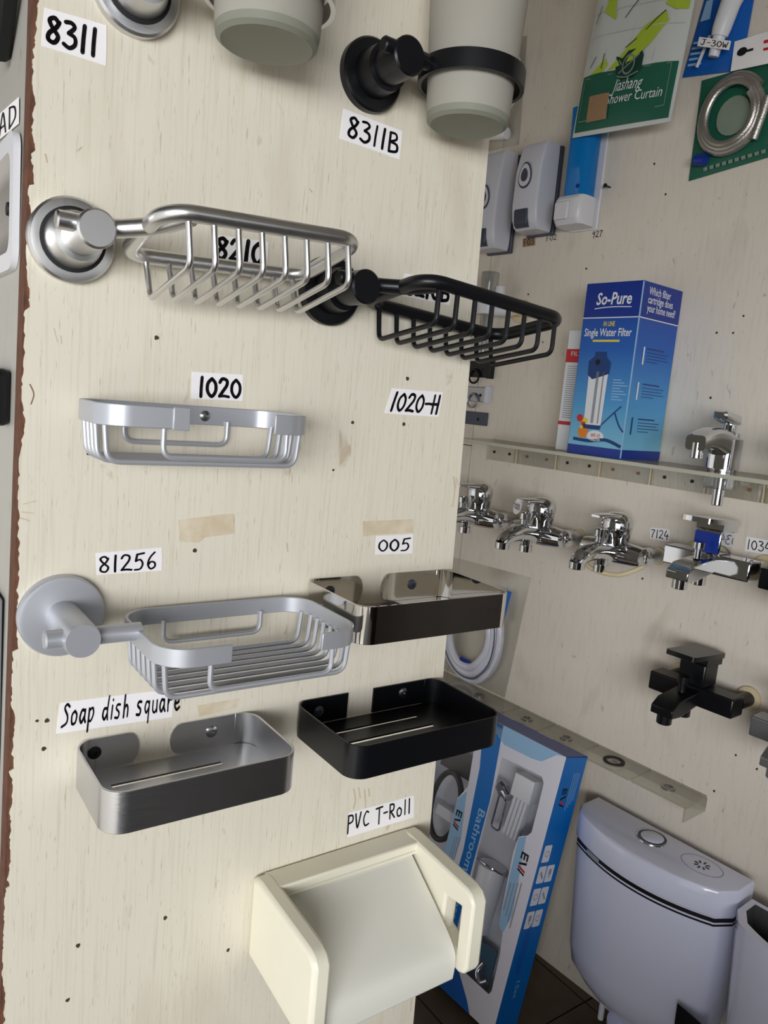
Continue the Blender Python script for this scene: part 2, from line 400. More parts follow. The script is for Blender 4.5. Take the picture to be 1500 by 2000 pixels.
def stroke2d(mb, f, pts, w, sm=True):
    pts = spline([(a, b, 0) for a, b in pts], 6) if sm and len(pts) > 2 else [Vector((a, b, 0)) for a, b in pts]
    for a, b in zip(pts, pts[1:]):
        t = b - a; nn = Vector((-t.y, t.x, 0)).normalized() * w / 2
        mb.add([f(p.x, p.y) for p in (a + nn, a - nn, b - nn, b + nn)], [(0, 1, 2, 3)])
    return mb

# ================================================================== SETTING
def lx(z): return .0722 + .0134 * z
def rx(z): return .463 - .0231 * z
ZT = 1.78
# floor with tiles
fl = struct(build('floor', MB().box(-.55, 2.2, -2.6, 2.0, -.05, -.006), 'grout'))
struct(build('floor_pavement', MB().box(-5, -.55, -4.5, 4.5, -.16, -.10), 'pavement'))
tile_me = None
for i in range(9):
    for j in range(9):
        x, y = -.55 + i * .3 + .15, -.75 + j * .3 + .07
        if tile_me is None:
            t = build('tile', MB().box(-.148, .148, -.148, .148, -.008, 0), 'floor_tile', fl, bevel=0); tile_me = t.data
        else:
            t = bpy.data.objects.new('tile', tile_me); COL.objects.link(t); t.parent = fl
        t.location = (x, y, 0)
struct(build('ceiling', MB().box(-.55, 2.2, -2.6, 2.0, 2.15, 2.2), 'ceiling_white'))
struct(build('wall_back', MB().box(-1.0, 2.2, 1.7, 1.75, 0, 2.15), 'wall_laminate'))
struct(build('wall_left_blocker', MB().box(-.60, -.55, -2.6, 2.0, -.1, .25), 'unseen_dark_paint')); struct(build('trim_blocker_1', MB().box(-.60, -.55, -2.6, 2.0, 1.54, 2.15), 'unseen_dark_paint')); struct(build('trim_blocker_2', MB().box(-.55, 2.2, -2.45, -2.4, 1.8, 2.15), 'unseen_dark_paint')); struct(build('wall_shade_blocker', MB().box(-.42, .35, -1.25, -.85, 0, .70), 'unseen_dark_paint'))  # unseen: low wall, two lintels and a counter, added to block light
struct(build('wall_front_added', MB().box(-.35, 2.2, -2.45, -2.4, 0, 1.15), 'unseen_dark_paint'))  # unseen low dark wall, added for what the steel reflects
# right wall: boards on a dark backing, with narrow open joints
wr = empty('wall_right', WO, WROT); wr['kind'] = 'structure'
build('backing', MB().box(-1.75, 2.45, .012, .05, 0, 2.15), 'dark_gap', wr)
seam = Ws(960, 500)[0]
zA = Ws(935, 684)[1]; zB = Ws(925, 871)[1]
for x0, x1, z0, z1 in ((seam + .001, .60, 0, 2.15), (-1.75, seam - .001, zA + .001, 2.15), (-1.75, seam - .001, zB + .001, zA - .001), (-1.75, seam - .001, 0, zB - .001)):
    build('board', MB().box(x0, x1, 0, .013, z0, z1), 'wall_laminate', wr, smooth=0)
build('added_dark_front', MB().box(.602, 2.45, 0, .013, 0, 2.15), 'unseen_dark_paint', wr, smooth=0)  # unseen dark board, added so the polished tray reflects dark
def wall_marks(pts, r, m='hole'):
    for px, py in pts:
        s, z = Ws(px, py); mb = MB(); n = 7
        mb.prism([(s + r * random.uniform(.7, 1.2) * math.cos(k * 2 * math.pi / n), -.0003, z + r * random.uniform(.7, 1.2) * math.sin(k * 2 * math.pi / n)) for k in range(n)], (0, .0006, 0))
        build('screw_hole', mb, m, wr)
wall_marks([(1452, 617), (1400, 650), (1432, 650), (1388, 777), (1255, 1130), (1437, 1475), (1395, 1545), (1172, 690), (1032, 575), (1060, 668), (1478, 1502), (1278, 320), (1300, 380), (1145, 525)], .0024)
# partition: body, raw chipboard front board, cream laminate with a chipped left edge
pt = empty('wall_partition', (0, 0, 0)); pt['kind'] = 'structure'
mb = MB(); mb.prism([(lx(0) + .0015, .018, 0), (rx(0) - .001, .018, 0), (rx(ZT) - .001, .018, ZT), (lx(ZT) + .0015, .018, ZT)], (0, .6, 0)); build('body', mb, 'side_laminate_shaded', pt, smooth=0)
mb = MB(); mb.prism([(lx(0), .0008, 0), (rx(0), .0008, 0), (rx(ZT), .0008, ZT), (lx(ZT), .0008, ZT)], (0, .0172, 0)); build('front_board', mb, 'chipboard', pt, smooth=0)
edge = []; z = 0.; dep = .0006
while z < ZT:
    dep = min(.0030, max(.0002, dep + random.uniform(-.0009, .0008)))
    if random.random() < .03: dep = .0034
    edge.append((lx(z) + dep, z)); z += random.uniform(.0007, .003)
edge.append((lx(ZT) + .0005, ZT))
loop = [(x, -.0004, z) for x, z in edge] + [(rx(ZT), -.0004, ZT), (rx(0), -.0004, 0)]
mb = MB(); mb.prism(loop, (0, .0013, 0)); build('laminate', mb, 'board_laminate', pt, smooth=0)
FY = .0004                                    # laminate face stands this far out
def board_marks(pts, r, m='hole', name='screw_hole'):
    for px, py in pts:
        p = P(px, py); mb = MB(); n = 8
        mb.prism([(p.x + r * random.uniform(.7, 1.2) * math.cos(k * 2 * math.pi / n), -FY - .0003, p.z + r * random.uniform(.7, 1.2) * math.sin(k * 2 * math.pi / n)) for k in range(n)], (0, .0006, 0))
        o = build(name, mb, m, pt)
board_marks([(305, 660), (795, 739), (688, 825), (788, 828), (402, 899), (380, 1075), (92, 1407), (85, 1462), (322, 1792), (152, 1846), (445, 1855), (132, 1952)], .0016)
board_marks([(650, 918), (172, 886), (793, 150), (823, 150), (72, 1407), (690, 1862)], .0010)
for pts in ([(105, 640), (108, 655), (112, 668)], [(118, 655), (120, 672)], [(45, 985), (70, 978)], [(42, 1000), (66, 1003)], [(40, 1012), (58, 1018)], [(60, 790), (66, 770), (58, 750)]):
    mb = MB(); stroke2d(mb, lambda a, b: P(a, b, FY + .0002), pts, 2.2); build('scratch', mb, 'tape_old' if pts[0][0] != 60 else 'rust', pt, smooth=0)

for pts in ([(690, 1540), (694, 1562), (690, 1580)], [(700, 1538), (704, 1560)], [(712, 1542), (714, 1572), (710, 1590)], [(720, 1540), (722, 1556)], [(884, 990), (888, 960), (886, 930)], [(150, 295), (160, 287)], [(88, 300), (92, 318)], [(604, 368), (610, 376)], [(560, 1060), (562, 1078)], [(640, 1290), (641, 1312)], [(802, 1975), (806, 1930), (810, 1900)]):
    mb = MB(); stroke2d(mb, lambda a, b: P(a, b, FY + .0002), pts, 2.6); build('stain_mark', mb, 'stain', pt, smooth=0)

# ================================================================== PAPER LABELS
def paper_label(text, quad, box, weight, label, name='paper_label', place=P, rot=0, group=None, m='paper', inkm='ink', wav=0.003, out=FY):
    TL, TR, BR, BL = [place(x, y, out) for x, y in quad]
    org = BL.copy(); t = empty(name, org, rot, label, 'label', group or 'handwritten paper slips')
    R_ = Matrix.Rotation(-rot, 3, 'Z'); nrm = Matrix.Rotation(rot, 3, 'Z') @ Vector((0, -1, 0))
    def f(u, v, lift=.0): return R_ @ ((BL * (1 - u) + BR * u) * (1 - v) + (TL * (1 - u) + TR * u) * v + nrm * lift - org)
    mb = MB(); lp = [(0, 0), (.5, random.uniform(-wav, wav) * 3), (1, 0), (1 + wav, .5), (1, 1), (.5, 1 + random.uniform(-wav, wav) * 3), (0, 1), (-wav, .5)]
    mb.loft([[f(u, v) for u, v in lp], [f(u, v, .0003) for u, v in lp]]); build('sheet', mb, m, t, smooth=0)
    u0, u1, v0, v1 = box; mk, tot = ink_mesh(text, lambda a, b: f(u0 + (u1 - u0) * a, v0 + (v1 - v0) * b, .0005), weight); build('handwriting', mk, inkm, t, smooth=0)
    return t
paper_label('8311', [(87, 15), (208, 50), (207, 129), (81, 90)], (.05, .86, .16, .82), .17, 'white paper slip with four bold handwritten digits in the top left corner')
paper_label('8311B', [(671, 212), (785, 256), (780, 312), (663, 271)], (.1, .95, .16, .84), .13, 'white paper slip with digits and a letter under the black tumbler holder')
paper_label('8210', [(418, 458), (524, 472), (520, 528), (414, 512)], (.05, .92, .16, .92), .19, 'white paper slip half hidden behind the steel wire soap basket')
paper_label('8210B', [(790, 534), (884, 550), (878, 596), (785, 578)], (.06, .95, .12, .86), .2, 'white paper slip half hidden behind the black wire soap basket')
paper_label('1020', [(375, 726), (474, 732), (474, 783), (374, 779)], (.12, .96, .1, .82), .17, 'white paper slip with bold digits above the aluminium wall basket')
paper_label('1020-H', [(766, 758), (865, 766), (856, 814), (751, 807)], (.06, .97, .12, .84), .16, 'white paper slip with digits, dash and letter stuck above three screw holes')
paper_label('81256', [(187, 1080), (316, 1069), (316, 1114), (189, 1123)], (.03, .92, .1, .82), .12, 'white paper slip with five handwritten digits above the round aluminium flange')
paper_label('005', [(735, 1047), (807, 1043), (805, 1081), (733, 1083)], (.06, .92, .16, .8), .12, 'small white paper slip with three digits above the mirror polished dish')
paper_label('Soap dish square', [(118, 1372), (339, 1345), (336, 1400), (110, 1433)], (.03, 1.07, .24, .98), .13, 'long white paper slip with three handwritten words above the steel tray')
paper_label('PVC T-Roll', [(681, 1587), (808, 1553), (808, 1596), (679, 1635)], (-.02, .95, .26, .90), .12, 'white paper slip with handwriting above the cream toilet roll holder')
def tape(quad, label, m='tape_old'):
    pts = [P(x, y, FY) for x, y in quad]; c = pts[3]
    o = build('tape_remnant', MB().loft([[p - c for p in pts], [p - c + Vector((0, -.0002, 0)) for p in pts]]), m, loc=c, smooth=0)
    return tag(o, label, 'tape')
tape([(347, 1016), (420, 1006), (456, 1003), (458, 1042), (400, 1050), (388, 1060), (350, 1058)], 'torn strip of old beige adhesive tape below the aluminium wall basket')
tape([(708, 1018), (806, 1014), (806, 1040), (740, 1044), (708, 1048)], 'faint rectangle of old tape glue just above the three digit slip')
tape([(385, 1378), (468, 1364), (462, 1382), (388, 1400)], 'faint patch of old tape glue above the brushed steel tray')

# ================================================================== TUMBLER HOLDERS (ring on a post)
def flange_post(t, m, m_g, r, neck, plen, gasket=True, ch=.0012):
    O = (0, 0, 0); ax = (0, -1, 0)
    build('flange', MB().lathe([(0, r), (.0055, r), (.007, r - .0014), (.0075, r - .0045)], O, ax, 48), m, t)
    if gasket: build('gasket', MB().lathe([(.0055, r * .76), (.0082, r * .76), (.0085, r * .70)], O, ax, 40), m_g, t)
    build('post', MB().lathe([(.0065, r * .68), (.010, r * .67), (.024, neck + .003), (.0245, neck), (plen - ch, neck), (plen, neck - ch)], O, ax, 40), m, t)
def tumbler(loc, r0, r1, h, label, name='frosted_tumbler'):
    t = empty(name, loc, 0, label, 'tumbler')
    build('cup', MB().lathe([(.006, 0), (.006, r0 - .004), (h, r1 - .003), (h + .001, r1 - .001), (h - .001, r1), (.008, r0 + .0004), (.0062, r0)], (0, 0, 0), (0, 0, 1), 48, False, False), 'frosted_glass', t)
    build('thick_base', MB().lathe([(.0062, r0), (.002, r0 - .0006), (0, r0 - .0035), (.0012, r0 - .007), (.0018, 0)], (0, 0, 0), (0, 0, 1), 48, False, False), 'frosted_glass_base', t)
    return t
def ring_holder(loc, m, m_g, rf, neck, plen, cy, ringx, ringr, ringz, h, label, gasket):
    t = empty('tumbler_holder', loc, 0, label, 'tumbler holder')
    flange_post(t, m, m_g, rf, neck, plen, gasket)
    build('stub', MB().cyl((-.019, -cy, ringz), (0, -cy, ringz), .0052, n=20, ch=.001), m, t)
    build('arm', MB().tube(fillet([(0, -cy, ringz), (.014, -cy, ringz), (ringx - ringr + .001, -cy, ringz - .001)], .006), [.0052] * 7 + [.004], 14), m, t)
    path = [(ringx + ringr * math.cos(a), -cy + ringr * math.sin(a)) for a in [2 * math.pi * k / 56 for k in range(56)]]
    build('ring', MB().band(path, ringz - h / 2, ringz + h / 2, .003, True), m, t)
    return t
c = P(720, 150); ring_holder((c.x, -FY, c.z), 'black_paint', 'black_rubber', .0245, .0125, .050, .044, .058, .0365, .003, .0125, 'matt black tumbler holder with ring on a round wall flange', False)
tumbler((c.x + .058, -.044 - FY, c.z - .0285), .0295, .0352, .102, 'frosted glass tumbler standing in the black ring')
c2 = Vector((P(262, 0).x, 0, P(262, 79).z + .0262)); ring_holder((c2.x, -FY, c2.z), 'brushed_steel', 'black_rubber', .0255, .0105, .058, .050, .063, .0375, .004, .011, 'brushed steel tumbler holder with a black gasket, cut off by the top edge', True)
tumbler((c2.x + .063, -.050 - FY, P(497, 82, .05).z), .0305, .0358, .102, 'frosted glass tumbler in the steel ring at the top edge')

# ================================================================== WIRE SOAP BASKETS ON A POST
def wire_basket(loc, m, m_w, rf, neck, plen, by, bz, x0, x1, dep, tilt, drop, nw, label, gasket, rimr=.0041, yc=None, roll=0):
    t = empty('soap_basket', loc, 0, label, 'soap basket')
    flange_post(t, m, 'black_rubber', rf, neck, plen, gasket)
    build('stub', MB().cyl((-.019, -by, bz), (0, -by, bz), .005, n=20, ch=.001), m, t)
    yc = -by if yc is None else yc
    X = Matrix.Translation((0, -by, bz)) @ Matrix.Rotation(roll, 4, 'Y') @ Matrix.Rotation(-math.radians(tilt), 4, 'X') @ Matrix.Translation((0, by, -bz))
    ya, yb = yc - dep / 2, yc + dep / 2                           # front, back
    a = MB(); a.xf = X; a.tube(fillet([(0, -by, bz), (.012, -by, bz), (x0 + .004, -by - .012, bz), (x0 + .016, ya + .004, bz)], .012), .0052, 14); build('arm', a, m, t)
    r = MB(); r.xf = X; r.tube([(p[0], p[1], bz) for p in rr(x0, x1, ya, yb, .016, 8)], rimr, 14, True); build('rim', r, m, t)
    for k in range(nw):
        x = x0 + .013 + (x1 - x0 - .022) * k / (nw - 1); w = MB(); w.xf = X
        w.tube(fillet([(x, ya + .001, bz - rimr * .6), (x, ya + .003, bz - drop), (x, yb - .003, bz - drop), (x, yb - .001, bz - rimr * .6)], .006), .00185, 10)
        build('wire', w, m_w, t)
    return t
c = P(137, 471); wire_basket((c.x, -FY, c.z), 'satin_steel', 'satin_steel', .0245, .0105, .060, .050, .0025, .027, .149, .074, 12, .027, 8, 'brushed steel wire soap basket on a round flange with black gasket', True, .0047, roll=math.radians(-3))
c = P(640, 569); wire_basket((c.x, -FY, c.z), 'black_paint', 'black_paint', .0245, .0115, .052, .044, .004, .027, .164, .072, 9, .027, 8, 'matt black wire soap basket reaching past the right edge of the board', False, .0050, roll=math.radians(4))

# ================================================================== FLAT BAND BASKETS
def band_path(x0, x1, y0, y1, r, g0, g1):                         # y0 front; gap in the front between g0 and g1; starts at g1
    c = []
    for cx, cy, a0 in ((x1 - r, y0 + r, 270), (x1 - r, y1 - r, 0), (x0 + r, y1 - r, 90), (x0 + r, y0 + r, 180)):
        for k in range(8): a = math.radians(a0 + 90 * k / 7); c.append((cx + r * math.cos(a), cy + r * math.sin(a)))
    return [(g1, y0)] + c + [(g0, y0)]
def band_basket(t, x0, x1, y0, y1, z1, bh, drop, g0, g1, nw, m, r=.016):
    build('rim_band', MB().band(band_path(x0, x1, y0, y1, r, g0, g1), z1 - bh, z1, .0022), m, t, bevel=.0005)
    zb = z1 - bh
    for k in range(nw):
        y = y0 + .010 + (y1 - y0 - .020) * k / (nw - 1); ins = .0015 + (.003 if k in (0, nw - 1) else 0)
        build('wire', MB().tube(fillet([(x0 + ins, y, zb + .002), (x0 + ins + .002, y, zb - drop), (x1 - ins - .002, y, zb - drop), (x1 - ins, y, zb + .002)], .0075), .0017, 10), m, t)
    for y, a, b, d in ((y0 + .002, g0 - .012, g1 + .010, drop * .8), (y1 - .002, x0 + .03, x1 - .034, drop * .62)):
        build('wire', MB().tube(fillet([(a, y, zb + .003), (a, y, zb - d), (b, y, zb - d), (b, y, zb + .003)], .007), .0017, 10), m, t)
def screw(t, x, y, z, r=.0042, m='screw_steel', ax=(0, -1, 0), name='screw'):
    o = build(name, MB().lathe([(0, r), (.0008, r), (.0018, r * .6), (.0019, r * .3), (.001, r * .28)], (x, y, z), ax, 20), m, t)
    return o
# round flange basket
c = P(118, 1199)
t = empty('soap_basket', (c.x, -FY, c.z), 0, 'satin aluminium soap basket on a plain round flange', 'soap basket')
build('flange', MB().lathe([(0, .0262), (.005, .0262), (.0066, .0252), (.007, .023)], (0, 0, 0), (0, -1, 0), 56), 'alu_paint', t)
build('post', MB().lathe([(.006, .0105), (.055, .0105), (.057, .0098)], (0, 0, 0), (0, -1, 0), 36), 'alu_paint', t)
build('stub', MB().cyl((-.0195, -.047, -.0005), (0, -.047, -.0005), .0056, n=20, ch=.001), 'alu_paint', t)
build('arm', MB().cyl((0, -.047, -.0005), (.036, -.047, -.0005), .0056, n=20), 'alu_paint', t)
band_basket(t, .034, .170, -.094, -.008, .0015, .0115, .021, .076, .138, 8, 'alu_paint', .020)
# wall mounted basket
c = P(137, 775); zt = c.z
t = empty('soap_basket', (.118, -FY, zt), 0, 'satin aluminium wall basket screwed flat to the board', 'soap basket')
band_basket(t, .0, .134, -.062, -.0011, .0, .0125, .021, .048, .106, 6, 'alu_paint', .017)
q = P(398, 798); screw(t, q.x - .118, -.0019, -.0064, .0036)
# the wall basket's front band ends with soft overlapped lips
build('band_lip', MB().box(.040, .050, -.0640, -.0628, -.0130, .0004), 'alu_paint', t, bevel=.0004)

# ================================================================== RECTANGULAR DISHES
def dish(px_tl, x0, x1, dep, h, r, gap, lip_round, slots, m, m_in, label, zt, screws, th=.0016):
    t = empty('soap_dish', ((x0 + x1) / 2, -FY, zt - h), 0, label, 'soap dish')
    w = (x1 - x0) / 2; g0, g1 = gap
    c = []                                                        # wall band starts at the right tab, around the front, to the left tab
    for cx, cy, a0 in ((w - r, -r, 90), (w - r, -dep + r, 0), (-w + r, -dep + r, 270), (-w + r, -r, 180)):
        for k in range(9): a = math.radians(a0 - 90 * k / 8); c.append((cx + r * math.cos(a), cy + r * math.sin(a)))
    path = [(p[0], min(p[1], -.0009)) for p in c]
    build('side_band', MB().band(path, 0, h, th), m, t, bevel=.0003)
    for a, b in ((-w + r, g0), (g1, w - r)):                      # back tabs screwed to the board
        inner = g0 if b == g0 else g1; sg = 1 if b == g0 else -1; base = a if b == g0 else b
        lo = .0035
        if lip_round:
            prof = [(base, lo), (inner - sg * .008, lo)] + [(inner - sg * .008 + sg * .008 * math.sin(q), h / 2 + lo / 2 - (h - lo) / 2 * math.cos(q)) for q in [math.pi * k / 8 for k in range(1, 8)]] + [(inner - sg * .008, h), (base, h)]
        else: prof = [(base, lo), (inner, lo), (inner, h), (base, h)]
        build('back_tab', MB().prism([(x, -.0001, z) for x, z in prof], (0, -th, 0)), m, t)
    zb = .002; xa, xb = -w + r, w - r; yf = -dep + th * .5; yb = -.0022
    slots = sorted(slots, key=lambda q: q[2])
    mb = MB(); ys = [yf] + [v for s_ in slots for v in (s_[2], s_[3])] + [yb]
    for k in range(0, len(ys), 2): mb.box(xa, xb, ys[k], ys[k + 1], zb, zb + .0014)
    for (s0, s1, ya, yb_) in slots:
        mb.box(xa, s0, ya, yb_, zb, zb + .0014); mb.box(s1, xb, ya, yb_, zb, zb + .0014)
    for sg in (-1, 1):
        lp = []
        for k in range(7): a = math.radians(90 * k / 6); lp.append((sg * (w - r + (r - th * .5) * math.sin(a)), yb - r + r * math.cos(a)))
        for k in range(7): a = math.radians(90 * k / 6); lp.append((sg * (w - r + (r - th * .5) * math.cos(a)), yf + r - r * math.sin(a)))
        mb.prism([(x, y, zb) for x, y in lp], (0, 0, .0014))
    build('bottom_plate', mb, m_in, t)
    for sx, sz, mm in screws: screw(t, sx, -.0015, sz, .0044, mm)
    return t
zt = P(300, 1420).z
dish(None, .124, .2525, .077, .027, .014, (-.021, .001), True, [(-.046, .031, -.0275, -.0235)], 'brushed_steel', 'brushed_steel', 'brushed steel rectangular soap tray with one slot, screwed to the board', zt, [(-.051, .017, 'black_rubber'), (.032, .0165, 'screw_steel')])
zt = P(700, 1348).z
dish(None, .289, .4315, .088, .025, .013, (-.0215, .004), False, [(-.044, .037, -.0240, -.0200), (-.044, .039, -.0445, -.0400)], 'black_satin', 'black_satin', 'black rectangular soap tray with two long slots', zt, [(-.049, .014, 'dark_grey_plastic'), (.035, .0165, 'screw_steel')])
zt = P(740, 1120).z
t = dish(None, .290, .4315, .082, .0275, .012, (-.017, .001), True, [], 'polished_steel', 'polished_steel', 'mirror polished steel soap tray with an engraved mark on its front', zt, [(.033, .0165, 'dark_grey_plastic'), (-.048, .0165, 'dark_grey_plastic')])
mk = MB(); printed(mk, 'EVI', lambda a, b: Vector((a, -.0829, b)), .044, .0120, .014, .007, .02, .3); build('engraved_mark', mk, 'screw_steel', t, smooth=0)

# ================================================================== TOILET ROLL HOLDER
p0 = P(492, 1703); p1 = P(808, 1612); zt = (p0.z + p1.z) / 2
t = empty('toilet_roll_holder', ((p0.x + p1.x) / 2, -FY, zt - .10), 0, 'cream plastic toilet roll holder with a curved flap', 'roll holder')
w = (p1.x - p0.x) / 2; H = .10
def arm_loop(): return fillet([(-.001, H - .002), (-.100, H - .006), (-.100, .026), (-.094, .018), (-.001, .040)], 0)
def side_profile(ins=0):
    return [(-.001, H - .001), (-.012, H), (-.090, H - .004), (-.0965, H - .0065), (-.101, H - .013), (-.101, .030), (-.098, .0235), (-.092, .0215), (-.001, .030)]
for sg in (-1, 1):
    xo = sg * w; xi = sg * (w - .0155)
    if sg > 0:
        hole = [(-.087, H - .022), (-.068, H - .024), (-.066, .045), (-.087, .038)]
        mb = sheet_with_holes([(y, z) for y, z in side_profile()], [hole], (xo - xi, 0, 0), lambda a, b: Vector((xi, a, b)))
    else:
        mb = MB().prism([(xi, y, z) for y, z in side_profile()], (xo - xi, 0, 0))
    build('side_arm', mb, 'cream_pvc', t, bevel=.0036)
build('back_plate', MB().box(-w + .01, w - .01, -.014, -.0002, .035, H - .0095), 'cream_pvc', t, bevel=.001)
build('top_rail', MB().box(-w + .010, w - .010, -.024, -.001, H - .0095, H - .0008), 'cream_pvc', t, bevel=.0014)
prof = spline([(-.0225, H - .011, 0), (-.040, H - .0225, 0), (-.062, H - .037, 0), (-.082, H - .0515, 0), (-.0900, H - .061, 0), (-.0915, H - .072, 0), (-.0905, H - .084, 0)], 5)
lp = [(p.x, p.y) for p in prof]; n = len(lp); th = .0022
full = lp + [(y + th * .8, z - th * .6) for y, z in lp[::-1]]
build('flap', MB().prism([(-w + .018, y, z) for y, z in full], (2 * w - .037, 0, 0)), 'cream_flap', t, smooth=50)
build('flap_hinge', MB().cyl((-w + .014, -.0235, H - .0095), (w - .014, -.0235, H - .0095), .0018, n=12), 'cream_pvc', t)

# ================================================================== RIGHT WALL: SHELF, RAIL AND WHAT STANDS ON IT
SZ = CAMZ - .072                                                  # top of the clear shelf
sL = Ws(950, 880, .02)[0]; sR = .55
t = wallthing('glass_shelf', sL, SZ, 'long clear shelf carrying the blue carton and the basin tap', 'shelf')
build('shelf_plate', MB().box(0, sR - sL, -.15, 0, -.006, 0), 'clear_acrylic', t, smooth=0)
build('front_edge', MB().box(0, sR - sL, -.1515, -.150, -.0062, .0002), 'shelf_edge', t, smooth=0)
t = wallthing('segmented_rail', sL, SZ - .0065, 'row of clear plastic blocks fixed under the shelf', 'rail')
cuts = [Ws(x, y)[0] - sL for x, y in ((955, 900), (1015, 905), (1092, 915), (1178, 925), (1277, 938), (1385, 950), (1500, 962))] + [sR - sL - .15, sR - sL]
for k, (a, b) in enumerate(zip(cuts, cuts[1:])):
    sg = build('rail_block', MB().box(a + .001, b - .001, -.010, 0, -.041, 0), 'clear_acrylic', t, smooth=0)
    build('end_rib', MB().box(b - .003, b - .001, -.0125, -.010, -.041, 0), 'cream_plug', sg, smooth=0)
    for q in (.25, .75):
        x = a + (b - a) * q; build('screw', MB().lathe([(0, .0032), (.002, .0032), (.003, .0018)], (x, -.010, -.022), (0, -1, 0), 10), 'rust' if k % 2 else 'black_rubber', sg)
# lower ledge of clear plates
LZ = CAMZ - .664; jn = [Ws(x, y)[0] for x, y in ((840, 1300), (905, 1325), (1019, 1369), (1089, 1407), (1173, 1449), (1275, 1500), (1385, 1545))]
for k, (a, b) in enumerate(zip(jn, jn[1:])):
    lab = ['under the bagged white hose, leftmost', 'under the bagged white hose, second from the left', 'above the carton, with a small paper tag', 'above the carton corner, with a small paper tag', 'carrying a dark ring', 'at the right end of the ledge'][k]
    t = wallthing('clear_ledge', a, LZ, 'clear plastic ledge plate ' + lab, 'ledge', 'clear ledge plates in a row on the wall')
    w = b - a
    build('plate', sheet_with_holes([(x, y) for x, y in rr(.0008, w - .0008, -.076, -.0002, .004, 3)], [[(w / 2 + .008 * math.cos(-q), -.040 + .008 * math.sin(-q)) for q in [2 * math.pi * i / 16 for i in range(16)]]], (0, 0, -.0045), lambda x, y: Vector((x, y, 0))), 'clear_acrylic', t, smooth=0)
    build('drain_ring', MB().lathe([(0, .021 if k == 4 else .013), (.002, .021 if k == 4 else .013), (.002, .014 if k == 4 else .0085), (0, .014 if k == 4 else .0085)], (w / 2, -.040, .0002), (0, 0, 1), 28, False, False), 'black_rubber' if k == 4 else 'screw_steel', t)
    if k in (2, 3): build('paper_tag', MB().box(w * .1, w * .45, -.0775, -.0762, -.012, .003), 'paper', t, smooth=0)
    if k == 5: build('end_lip', MB().box(w - .004, w - .0008, -.076, -.0002, -.030, -.0045), 'clear_acrylic', t, smooth=0)
    build('wall_strip', MB().box(.0008, w - .0008, -.004, -.0002, -.022, -.0045), 'clear_acrylic', t, smooth=0)

# blue water filter carton
e = Ws(1212, 893, .130)[0]; l = Ws(1106, 886, .130)[0]; w = e - l; top = Ws(1255, 547, .13)[1]; h = top - SZ
grad('carton_blue', 2, [(0, (34, 90, 190)), (.055, (120, 186, 214)), (.3, (70, 150, 206)), (.62, (16, 92, 180)), (.8, (18, 74, 166)), (1, (18, 74, 166))], 0, h)
t = wallthing('filter_carton', l, SZ + .0002, 'tall blue printed carton standing on the clear shelf', 'carton', out=.003)
D = .127
build('carton_body', MB().box(0, w, -D, 0, 0, h), 'carton_blue', t, bevel=.0015)
fr = lambda a, b: Vector((a, -D - .0004, b)); fr2 = lambda a, b: Vector((a, -D - .0007, b)); fr3 = lambda a, b: Vector((a, -D - .0010, b))
sd = lambda a, b: Vector((w + .0004, -D + a, b)); sd2 = lambda a, b: Vector((w + .0007, -D + a, b))
for f, ww, nm in ((fr, w, 'front'), (sd, D, 'side')):
    mb = MB(); flatrect(mb, f, .001, ww - .001, h * .80, h - .001); build('navy_band', mb, 'navy_print', t, smooth=0)
    mb = MB(); flatrect(mb, f, .001, ww - .001, .001, h * .055); build('navy_band', mb, 'navy_print', t, smooth=0)
    mb = MB(); flatrect(mb, fr2 if f is fr else sd2, .001, ww - .001, h * .797, h * .803); build('white_rule', mb, 'white_print', t, smooth=0)
build('worn_edge', MB().box(w - .0012, w + .0006, -D - .0006, -D + .0012, .002, h - .002), 'pale_blue_print', t, smooth=0)
mb = MB(); printed(mb, 'So-Pure', fr2, w * .22, h * .875, w * .62, .030, .02, .15); stroke2d(mb, fr2, [(w * .2, h * .852), (w * .5, h * .860), (w * .85, h * .857)], .0016); build('lettering', mb, 'white_print', t, smooth=0)
mb = MB(); printed(mb, 'Single Water Filter', fr2, w * .07, h * .695, w * .84, .020, .015); build('lettering', mb, 'white_print', t, smooth=0)
mb = MB(); printed(mb, 'IN LINE', fr2, w * .4, h * .752, w * .2, .012, .02); flatrect(mb, fr2, w * .24, w * .72, h * .662, h * .674); build('yellow_lettering', mb, 'yellow_print', t, smooth=0)
mb = MB()                                                          # printed picture of a filter housing
cx = w * .42
flatpoly(mb, fr2, [(cx - .019, h * .18), (cx + .019, h * .18), (cx + .021, h * .50), (cx - .021, h * .50)]); build('picture_housing', mb, 'white_print', t, smooth=0)
mb = MB(); flatrect(mb, fr3, cx - .004, cx + .002, h * .19, h * .49); flatrect(mb, fr3, cx + .010, cx + .013, h * .19, h * .49); build('picture_shade', mb, 'grey_print', t, smooth=0)
mb = MB(); flatpoly(mb, fr3, [(cx - .023, h * .47), (cx - .012, h * .445), (cx + .006, h * .462), (cx + .023, h * .48), (cx + .024, h * .545), (cx + .013, h * .575), (cx + .012, h * .605), (cx - .012, h * .605), (cx - .012, h * .58), (cx - .024, h * .55)])
build('picture_cap', mb, 'dim_print', t, smooth=0)
mb = MB(); flatpoly(mb, fr3, [(cx - .018, h * .155), (cx + .018, h * .155), (cx + .020, h * .18), (cx - .020, h * .18)]); build('picture_cap', mb, 'dim_print', t, smooth=0)
mb = MB(); flatring(mb, lambda a, b: fr3(a, b) + Vector((0, -.0003, 0)), cx - .004, h * .545, 0, .0055, 14); build('picture_port', mb, 'ink', t, smooth=0)
